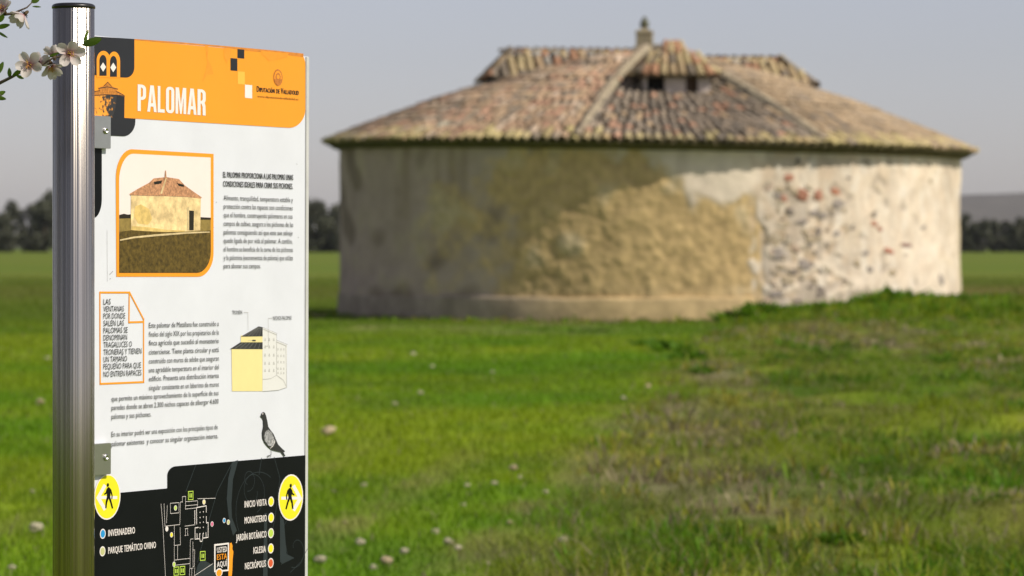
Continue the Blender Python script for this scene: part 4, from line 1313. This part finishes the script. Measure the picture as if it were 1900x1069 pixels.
for L_ in LIMBS[3:]:
    for k in range(260):
        t = rs.random(); c = Vector(L_[1]).lerp(Vector(L_[2]), t) + Vector((rs.gauss(0, .16), rs.gauss(0, .16), rs.gauss(0, .16)))
        if c.x > .5: continue
        q = Matrix.Rotation(rs.uniform(0, 6.28), 3, Vector((rs.gauss(0, 1), rs.gauss(0, 1), rs.gauss(0, 1))).normalized())
        i = len(bv); s = rs.uniform(.012, .022)
        bv += [c + q @ Vector(v) * s for v in ((-1, -.7, 0), (1, -.6, .1), (.9, .8, -.1), (-.8, .7, .1))]
        bf.append((i, i + 1, i + 2, i + 3)); bc += [((.75, .66, .64) if rs.random() < .7 else (.10, .17, .02))] * 4
o = np_mesh('blossom', np.array([tuple(v) for v in bv]), np.array(bf), M_petal, alm, col=np.array(bc)); tag(o, kind='stuff')

def reflection_almond(loc, seed, lab):  # unseen trees, added to put brown streaks in the post's reflection
    rs_ = random.Random(seed)
    t_ = empty('almond_tree', loc); tag(t_, lab, 'tree', 'unseen almond trees added for the reflection')
    V_, F_ = tube([(0, 0, -.2), (.03, 0, .5), (-.02, .03, 1.2)], [.13, .10, .08], 9)
    mesh_obj('trunk', V_, F_, M_bark, t_, True)
    TVs, TFs, BV, BF, BC = [], [], [], [], []
    for k in range(9):
        a = 6.28 * k / 9 + rs_.uniform(-.3, .3); e = Vector((math.cos(a) * rs_.uniform(.6, 1.1), math.sin(a) * rs_.uniform(.6, 1.1), rs_.uniform(1.9, 3.2)))
        m_ = Vector((e.x * .4, e.y * .4, 1.2 + (e.z - 1.2) * .55))
        V_, F_ = tube([(0, 0, 1.1), m_, e], [.05, .03, .008], 6); mesh_obj('branch', V_, F_, M_bark, t_, True)
        for j in range(26):
            c = m_.lerp(e, rs_.random()); d_ = Vector((rs_.gauss(0, 1), rs_.gauss(0, 1), rs_.gauss(.3, 1))).normalized() * rs_.uniform(.2, .5)
            v, f = tube([c, c + d_], [.006, .003], 4); i = len(TVs); TVs += v; TFs += [tuple(x + i for x in ff) for ff in f]
            for b_ in range(5):
                p_ = c + d_ * rs_.random(); i = len(BV); s_ = rs_.uniform(.010, .02)
                q_ = Matrix.Rotation(rs_.uniform(0, 6.28), 3, Vector((rs_.gauss(0, 1), rs_.gauss(0, 1), rs_.gauss(0, 1))).normalized())
                BV += [p_ + q_ @ Vector(v_) * s_ for v_ in ((-1, -.7, 0), (1, -.6, .1), (.9, .8, -.1), (-.8, .7, .1))]; BF.append((i, i + 1, i + 2, i + 3)); BC += [((.70, .62, .6) if rs_.random() < .45 else (.09, .15, .02))] * 4
    o_ = mesh_obj('twigs', TVs, TFs, M_bark, t_); tag(o_, kind='stuff')
    o_ = np_mesh('blossom', np.array([tuple(v) for v in BV]), np.array(BF), M_petal, t_, col=np.array(BC)); tag(o_, kind='stuff')
LN = 'unseen almond tree added beside the sign for its brown reflection in the steel post'
for k, l_ in enumerate(((-3.6, 4.6, 0), (-4.6, 7.4, 0), (-4.2, 2.0, 0), (-3.2, .2, 0))):
    reflection_almond(l_, 50 + k, LN)

# ------------------------------------------------------------------ far trees
def tree_mesh(seed, h, wid, slim=False):
    rs = np.random.default_rng(seed); rr = random.Random(seed)
    tr = tube([(0, 0, -.3), (rr.uniform(-.1, .1), 0, h * .3), (rr.uniform(-.2, .2), 0, h * .75)], [.035 * h * .6, .022 * h, .006 * h], 6)
    br = list(tr[0]), list(tr[1])
    lob = []
    nl = 36 if not slim else 24
    for k in range(nl):
        t = rr.uniform(.03, .93)
        env = wid * (math.sin(math.pi * min(1, .24 + t * .72)) ** .7) * (1 if not slim else .8)
        a = rr.uniform(0, 6.28); q = env * math.sqrt(rr.random()) * .85
        lob.append((math.cos(a) * q, math.sin(a) * q, t * h, rr.uniform(.16, .30) * wid * 1.3, rr.uniform(.7, 1.25)))
        v, f = tube([(0, 0, t * h * .8), (math.cos(a) * q * .9, math.sin(a) * q * .9, t * h)], [.012 * h * .5, .02], 4)
        i = len(br[0]); br[0].extend(v); br[1].extend([tuple(x + i for x in ff) for ff in f])
    P, C = [], []
    for (x, y, z, r, b) in lob:
        n = 70
        d = rs.normal(size=(n, 3)); d /= np.linalg.norm(d, axis=1)[:, None]
        p = np.array((x, y, z)) + d * (r * rs.uniform(.45, 1.1, (n, 1))) * np.array((1, 1, 1.05))
        P.append(p); C.append(np.tile(np.array((.10, .105, .068)) * b, (n, 1)) * rs.uniform(.7, 1.3, (n, 1)))
    P = np.concatenate(P); C = np.concatenate(C); P[:, 2] = np.abs(P[:, 2]) + .05
    n = len(P)
    a = rs.normal(size=(n, 3)); a /= np.linalg.norm(a, axis=1)[:, None]
    b = np.cross(a, rs.normal(size=(n, 3))); b /= np.linalg.norm(b, axis=1)[:, None]
    s = rs.uniform(.14, .34, (n, 1)) * (h / 9)
    V = np.stack([P - a * s - b * s * .6, P + a * s - b * s * .5, P + a * s * .8 + b * s * .7, P - a * s * .7 + b * s * .6], 1).reshape(-1, 3)
    F = np.arange(n * 4).reshape(-1, 4)
    return br, V, F, np.repeat(C, 4, axis=0)
def make_tree(name, seed, h, wid, slim, label, group):
    br, V, F, C = tree_mesh(seed, h, wid, slim)
    root = empty(name); tag(root, label, 'tree', group)
    mesh_obj('trunk', br[0], br[1], M_bark, root)
    np_mesh('crown', V, F, M_leafA, root, col=C)
    return root
def copy_tree(root, loc, rz, s):
    r = root.copy(); COL.objects.link(r); r.location = loc; r.rotation_euler = (0, 0, rz); r.scale = s
    for c in root.children:
        d = c.copy(); COL.objects.link(d); d.parent = r
    return r
YT = 600.0
gz = float(ground_z(0, YT))
LA = 'dark bushy evergreen in the far tree row beyond the sown field behind the sign'
protoA = [make_tree('evergreen_tree', 100 + i, 9.0, 2.9 + .4 * i, False, LA, 'far tree row beyond the sown field') for i in range(3)]
rs = random.Random(21)
spots = [(-70, 380), (-28, 372), (8, 392), (20, 366), (48, 420), (66, 374), (84, 362), (104, 352), (140, 360), (185, 372), (240, 365), (300, 372), (352, 360), (404, 370), (450, 366), (498, 372), (546, 368), (578, 366), (590, 372), (612, 392), (634, 374), (668, 370), (700, 376)]
for i, (px, topy) in enumerate(spots):
    y = YT + rs.uniform(-12, 14)
    hgt = (468 - topy - 5) / FPX * y
    loc = ((px - CX) / FPX * y, y, gz - .05); k = hgt / 9.0
    pr = protoA[i % 3]
    lab = 'dark bushy evergreen of the far tree row standing beside the steel post' if px < 120 else LA if px < 560 else 'dark bushy evergreen of the far tree row between the sign and the dovecote'
    if i < 3:
        pr.location = loc; pr.rotation_euler = (0, 0, rs.uniform(0, 6)); pr.scale = (k * .95, k * .95, k); pr['label'] = lab
    else:
        copy_tree(pr, loc, rs.uniform(0, 6), (k * rs.uniform(.85, 1.15), k * .95, k))['label'] = lab
LB = 'slim dark tree in the dense windbreak below the grey hill beyond the dovecote'
protoB = [make_tree('windbreak_tree', 200 + i, 6.5, 1.7 + .2 * i, True, LB, 'far windbreak below the hill') for i in range(3)]
i = 0; px = 1712
while px < 1990:
    y = YT + rs.uniform(-8, 10); topy = rs.uniform(392, 410) if rs.random() > .15 else rs.uniform(412, 420)
    hgt = (467 - topy) / FPX * y; k = hgt / 6.3
    loc = ((px - CX) / FPX * y, y, gz - .05)
    if i < 3:
        protoB[i].location = loc; protoB[i].scale = (k, k, k)
    else:
        copy_tree(protoB[i % 3], loc, rs.uniform(0, 6), (k, k, k))
    i += 1; px += rs.uniform(8, 12)

# ------------------------------------------------------------------ stones in the field
FST = []
for s in range(5):
    bm = bmesh.new(); bmesh.ops.create_icosphere(bm, subdivisions=2, radius=1)
    for v in bm.verts:
        v.co *= 1 + .45 * mn.noise(v.co * 1.1 + Vector((s * 9, 3, 0))) + .12 * mn.noise(v.co * 3 + Vector((s, 0, 4)))
        v.co.z *= .62
    me = bpy.data.meshes.new('field_stone'); bm.to_mesh(me); bm.free(); me.materials.append(M_fstone); FST.append(me)
LS = 'small pale limestone lump lying loose in the green field'
for k, (px, py, wpx) in enumerate(((609, 799, 28), (675, 895, 13), (780, 725, 12), (801, 677, 11), (767, 654, 11), (953, 864, 17), (965, 880, 11), (917, 891, 14), (867, 895, 12), (1013, 908, 13), (947, 964, 16), (1045, 998, 23),
                                   (832, 1000, 22), (850, 1011, 18), (808, 981, 16), (717, 1036, 26), (693, 1046, 17), (750, 1018, 22), (668, 1001, 22), (594, 1036, 28), (1202, 713, 12), (1157, 735, 12), (913, 687, 10), (1123, 916, 12), (732, 745, 10),
                                   (75, 743, 18), (67, 976, 30), (22, 1047, 18), (60, 905, 10), (88, 662, 10), (640, 962, 9), (905, 1040, 16), (860, 930, 10), (990, 1030, 12), (620, 905, 8))):
    x, y = px_ground(px, py)
    z = float(ground_z(x, y))
    x, y = px_ground(px, py + 3, z + .02)
    o = bpy.data.objects.new('field_stone', FST[k % 5]); link(o)
    s = wpx / FPX * y / 2 * .98
    o.location = (x, y, z + s * .5); o.scale = (s, s * .9, s * 1.0); o.rotation_euler = (rs.uniform(-.2, .2), rs.uniform(-.2, .2), rs.uniform(0, 6))
    b = rs.uniform(.8, 1.1)
    o.color = (.50 * b, .45 * b, .30 * b, 1) if k % 5 else (.48 * b, .38 * b, .23 * b, 1)
    if k == 0: lab = 'largest pale flat stone lying alone in the sown green field beside the sign'
    elif k == 11: lab = 'orange tinted stone at the rough edge where the dry grass begins'
    elif px < 130: lab = 'pale stone lying in the green field behind the steel post of the sign'
    elif py > 955: lab = 'pale stone among the straw coloured drill rows at the edge of the sown field'
    elif py < 760: lab = 'tiny pale stone in the sown green field towards the dovecote'
    else: lab = LS
    tag(o, lab, 'stone', 'pale stones scattered in the field' if k not in (0, 11) else None)

# ------------------------------------------------------------------ weeds
def weed_mesh(seed, n=120, tall=1.0):
    rs = np.random.default_rng(seed)
    a = rs.uniform(0, 6.283, n); q = np.sqrt(rs.random(n)) * .5
    base = np.stack([np.cos(a) * q, np.sin(a) * q, np.zeros(n)], 1)
    lean = rs.normal(size=(n, 3)) * .35; lean[:, 2] = 1
    L = rs.uniform(.3, 1.0, n)[:, None] * tall * (1.15 - q[:, None])
    tip = base + lean * L
    side = np.stack([-np.sin(a * 3), np.cos(a * 3), np.zeros(n)], 1) * rs.uniform(.05, .11, (n, 1))
    mid = base * .4 + tip * .6 + lean * .05
    V = np.stack([base - side * .3, base + side * .3, mid + side, tip, mid - side], 1).reshape(-1, 3)
    i = np.arange(n)[:, None] * 5
    F = np.concatenate([np.concatenate([i, i + 1, i + 2], 1), np.concatenate([i, i + 2, i + 4], 1), np.concatenate([i + 4, i + 2, i + 3], 1)])
    c = np.array((.105, .215, .010)) * rs.uniform(.6, 1.35, (n, 1))
    return V, F, np.repeat(c, 5, axis=0)
WM = []
for s in range(3):
    V, F, C = weed_mesh(300 + s); o = np_mesh('leafy_weed', V, F, M_grass, col=C); WM.append(o.data); bpy.data.objects.remove(o)
LW = 'dark green leafy weed clump standing above the rough grass'
LW2 = 'dark green weed tuft growing against the foot of the dovecote wall'
def weed(px, py, wpx, hpx, lab, grp, k):
    y0 = FPX * CAMZ / (py - HY); x = (px - CX) * y0 / FPX
    for _ in range(4):
        z = float(ground_z(x, y0)); y0 = FPX * (CAMZ - z) / (py - HY); x = (px - CX) * y0 / FPX
    o = bpy.data.objects.new('leafy_weed', WM[k % 3]); link(o)
    o.location = (x, y0, float(ground_z(x, y0)) - .03); s = wpx / FPX * y0; o.scale = (s, s * 1.2, hpx / FPX * y0); o.rotation_euler = (0, 0, k)
    tag(o, lab, 'weed', grp)
for k, a in enumerate(((1245, 650, 70, 26), (1275, 668, 60, 30), (1215, 640, 60, 18), (1790, 768, 60, 18), (1640, 856, 70, 26), (1605, 850, 40, 14), (1760, 884, 50, 18), (1655, 890, 40, 14), (1730, 668, 60, 16), (1090, 615, 60, 12), (1300, 700, 40, 20),
                       (1850, 930, 60, 22), (1450, 985, 60, 26), (1330, 1000, 50, 30), (1560, 1010, 60, 30), (1000, 612, 40, 8))):
    weed(*a, LW if a[0] > 1310 else 'dark leafy weed clump where the sown field meets the rough grass before the dovecote', 'weed clumps in the rough grass', k)
for k in range(22):
    az = R(13 + k * 3.4 + rs.uniform(-1.2, 1.2)); v = rad(az) * (RW + rs.uniform(.3, .8))
    x, y = BX + v.x, BY + v.y
    o = bpy.data.objects.new('leafy_weed', WM[k % 3]); link(o)
    q_ = rs.uniform(.3, 1.25)
    o.location = (x, y, float(ground_z(x, y)) - .03); o.scale = (q_ * 1.1, q_ * .7, q_ * rs.uniform(.22, .42)); o.rotation_euler = (0, 0, k * 1.3)
    tag(o, LW2, 'weed', 'weeds along the foot of the wall')
for k, a in enumerate(((1800, 576, 80, 26), (1850, 574, 90, 30), (1895, 576, 80, 26), (1770, 580, 60, 22), (1930, 576, 90, 28))):
    weed(*a, 'broad green weed clump on the low bank beside the sunlit wall', 'weeds on the low bank', k)

# ------------------------------------------------------------------ grass
def blades(n_m2, y0, y1, hmul, wmul):
    m0, m1 = 1.6, 1.8
    area = 0.0
    ys = np.linspace(y0, y1, 60)
    wd = (1900 / FPX) * ys + m0 + m1
    area = np.trapezoid(wd, ys) if hasattr(np, 'trapezoid') else np.trapz(wd, ys)
    n = int(area * n_m2)
    pdf = wd / wd.sum(); yy = RNG.choice(ys, size=n, p=pdf) + RNG.uniform(-.5, .5, n) * (ys[1] - ys[0])
    xl = -(950 / FPX) * yy - m0; xr = (950 / FPX) * yy + m1
    xx = xl + (xr - xl) * RNG.random(n)
    # clear the building
    ok = np.hypot(xx - BX, yy - BY) > RW + .12
    ok &= RNG.random(n) > smooth(145, 198, yy)
    # thin the soil patches
    n2 = fbm(xx * 1.3, yy * .8, 50)
    for (cx, cy, rx, ry, k) in PATCH:
        if k in ('soil', 'dry'):
            d = ((xx - cx) / rx) ** 2 + ((yy - cy) / ry) ** 2
            ok &= ~((d < 1) & (RNG.random(n) < .45 * np.clip((n2 - .3) * 3, 0, 1)))
    return xx[ok], yy[ok], hmul, wmul
GV, GF, GC = [], [], []
off = 0
for (dens, y0, y1, hm, wm) in ((620, 13.5, 28, 1.0, 1.0), (330, 28, 48, 1.0, 1.35), (150, 48, 97, 1.0, 2.0), (75, 97, 130, 1.0, 2.8), (36, 130, 200, 1.0, 4.0)):
    x, y, hm, wm = blades(dens, y0, y1, hm, wm)
    n = len(x)
    z = ground_z(x, y) - .025
    rough = smooth(-.5, .7, x - crop_edge(y)) * (1 - smooth(86, 92, y))
    clump = fbm(x * 2.2, y * 1.6, 90)
    h = (.035 + .035 * RNG.random(n)) * (1 - rough) + rough * (.02 + .14 * RNG.random(n) * np.clip((clump - .3) * 2.6, 0, 1))
    h = h * (.6 + .8 * clump) * hm
    c = ground_color(x, y) * RNG.uniform(.7, 1.35, (n, 1))
    # straw coloured blades
    dry = RNG.random(n) < (.03 + .10 * rough)
    c[dry] = np.array((.32, .27, .15)) * RNG.uniform(.6, 1.1, (dry.sum(), 1))
    yel = RNG.random(n) < .05 * rough
    c[yel] = np.array((.22, .24, .02))
    a = RNG.uniform(0, math.pi, n)
    ww = RNG.uniform(.003, .0062, n) * wm
    sx, sy = np.cos(a) * ww, np.sin(a) * ww * .6
    lean = .35 + .75 * rough
    lx, ly = RNG.normal(0, 1, n) * h * lean, RNG.normal(0, 1, n) * h * lean
    V = np.empty((n, 5, 3))
    V[:, 0] = np.stack([x - sx, y - sy, z], 1); V[:, 1] = np.stack([x + sx, y + sy, z], 1)
    V[:, 2] = np.stack([x + sx * .75 + lx * .35, y + sy * .75 + ly * .35, z + h * .6], 1); V[:, 4] = np.stack([x - sx * .75 + lx * .35, y - sy * .75 + ly * .35, z + h * .6], 1)
    V[:, 3] = np.stack([x + lx, y + ly, z + h], 1)
    i = np.arange(n)[:, None] * 5 + off
    GF.append(np.concatenate([np.concatenate([i, i + 1, i + 2], 1), np.concatenate([i, i + 2, i + 4], 1), np.concatenate([i + 4, i + 2, i + 3], 1)]))
    GV.append(V.reshape(-1, 3)); GC.append(np.repeat(c, 5, axis=0)); off += n * 5
grass = np_mesh('grass', np.concatenate(GV), np.concatenate(GF), M_grass, col=np.concatenate(GC))
tag(grass, 'green grass and sprouting crop covering the field', 'grass', kind='stuff')

# broad-leaved herbs, dead stalks and tussocks mixed through the rough grass, the bank and the wall foot
def herbs(n, xs, ys, size, tall, base_c, leaves=12):
    m = n * leaves
    cx = np.repeat(xs, leaves); cy = np.repeat(ys, leaves); sz = np.repeat(size, leaves); tl = np.repeat(tall, leaves)
    a = RNG.uniform(0, 6.283, m); q = np.sqrt(RNG.random(m)) * sz
    bx, by = cx + np.cos(a) * q, cy + np.sin(a) * q
    bz = ground_z(bx, by) - .03
    h = tl * RNG.uniform(.35, 1.1, m) * (1.2 - .6 * q / sz)
    lx, ly = np.cos(a) * h * RNG.uniform(0, .7, m), np.sin(a) * h * RNG.uniform(0, .7, m)
    wv = RNG.uniform(.4, 1.0, m) * np.interp(by, (15, 30, 60), (.010, .018, .030)); a2 = RNG.uniform(0, 6.283, m); sx, sy = np.cos(a2) * wv, np.sin(a2) * wv
    V = np.empty((m, 5, 3))
    V[:, 0] = np.stack([bx - sx * .3, by - sy * .3, bz], 1); V[:, 1] = np.stack([bx + sx * .3, by + sy * .3, bz], 1)
    V[:, 2] = np.stack([bx + sx + lx * .6, by + sy + ly * .6, bz + h * .65], 1); V[:, 3] = np.stack([bx + lx, by + ly, bz + h], 1)
    V[:, 4] = np.stack([bx - sx + lx * .6, by - sy + ly * .6, bz + h * .65], 1)
    i = np.arange(m)[:, None] * 5
    F = np.concatenate([np.concatenate([i, i + 1, i + 2], 1), np.concatenate([i, i + 2, i + 4], 1), np.concatenate([i + 4, i + 2, i + 3], 1)])
    c = np.repeat(base_c, leaves, axis=0) * RNG.uniform(.65, 1.35, (m, 1))
    return V.reshape(-1, 3), F, np.repeat(c, 5, axis=0)
pal = np.array(((.10, .21, .008), (.15, .26, .010), (.22, .28, .012), (.30, .28, .04), (.34, .285, .165), (.25, .205, .11), (.07, .15, .008)))
n_ = 5200
yy = 15 + 62 * RNG.random(n_) ** 1.4; xx = crop_edge(yy) + RNG.random(n_) ** .9 * ((950 / FPX) * yy + 1.8 - crop_edge(yy))
cl = fbm(xx * .9, yy * .5, 171, 3); ok = (cl > .47) & (np.hypot(xx - BX, yy - BY) > RW + .2); xx, yy, cl = xx[ok], yy[ok], cl[ok]
n_ = len(xx)
kd = np.clip((fbm(xx * .6, yy * .35, 181, 3) - .5) * 5 + .45, 0, .999); ki = np.clip((kd * 4 + RNG.normal(0, .9, n_)), 0, 6).astype(int)
dryb = np.zeros(n_, bool)
for (cx_, cy_, rx_, ry_, k_) in PATCH:
    if k_ in ('dry', 'dry2'): dryb |= (((xx - cx_) / rx_) ** 2 + ((yy - cy_) / ry_) ** 2 < 1.1) & (RNG.random(n_) < .75)
ki[dryb] = RNG.integers(3, 6, dryb.sum())
H1 = herbs(n_, xx, yy, RNG.uniform(.06, .26, n_), RNG.uniform(.06, .17, n_), pal[ki])
# bank to the right of the wall
n2_ = 700
xb = RNG.uniform(4.6, 14.5, n2_); yb = RNG.uniform(70.5, 77.5, n2_); ok = np.hypot(xb - BX, yb - BY) > RW + .15; xb, yb = xb[ok], yb[ok]; n2_ = len(xb)
H2 = herbs(n2_, xb, yb, RNG.uniform(.12, .4, n2_), RNG.uniform(.12, .32, n2_) * (.6 + .8 * fbm(xb * .7, yb * .7, 191)), pal[RNG.integers(0, 3, n2_)])
# foot of the wall on the left and centre
n3_ = 260
az_ = np.radians(RNG.uniform(-100, 16, n3_)); rr_ = RW + .1 + RNG.random(n3_) ** 2 * 1.3
H3 = herbs(n3_, BX + np.sin(az_) * rr_, BY - np.cos(az_) * rr_, RNG.uniform(.06, .3, n3_), RNG.uniform(.04, .20, n3_), pal[RNG.integers(0, 6, n3_)])
o1, o2 = len(H1[0]), len(H1[0]) + len(H2[0])
herb = np_mesh('meadow_herbs', np.concatenate([H1[0], H2[0], H3[0]]), np.concatenate([H1[1], H2[1] + o1, H3[1] + o2]), M_grass, col=np.concatenate([H1[2], H2[2], H3[2]]))
tag(herb, 'mixed herbs, dead stalks and tussocks growing through the rough grass', 'herbs', kind='stuff')

# ------------------------------------------------------------------ haze
USE_HAZE = True
if USE_HAZE:
    bm = bmesh.new(); box(bm, -6500, 6500, -550, 8500, -3, 92)
    hz = bmesh_o = bm_obj('haze', bm)
    mh = bpy.data.materials.new('haze_air'); mh.use_nodes = True
    n_, l_ = mh.node_tree.nodes, mh.node_tree.links
    n_.remove(n_['Principled BSDF'])
    pv_ = n_.new('ShaderNodeVolumePrincipled')
    pv_.inputs['Color'].default_value = (.86, .88, .92, 1); pv_.inputs['Density'].default_value = .00005; pv_.inputs['Anisotropy'].default_value = .2
    l_.new(pv_.outputs[0], n_['Material Output'].inputs['Volume'])
    hz.data.materials.append(mh)
    tag(hz, kind='stuff')
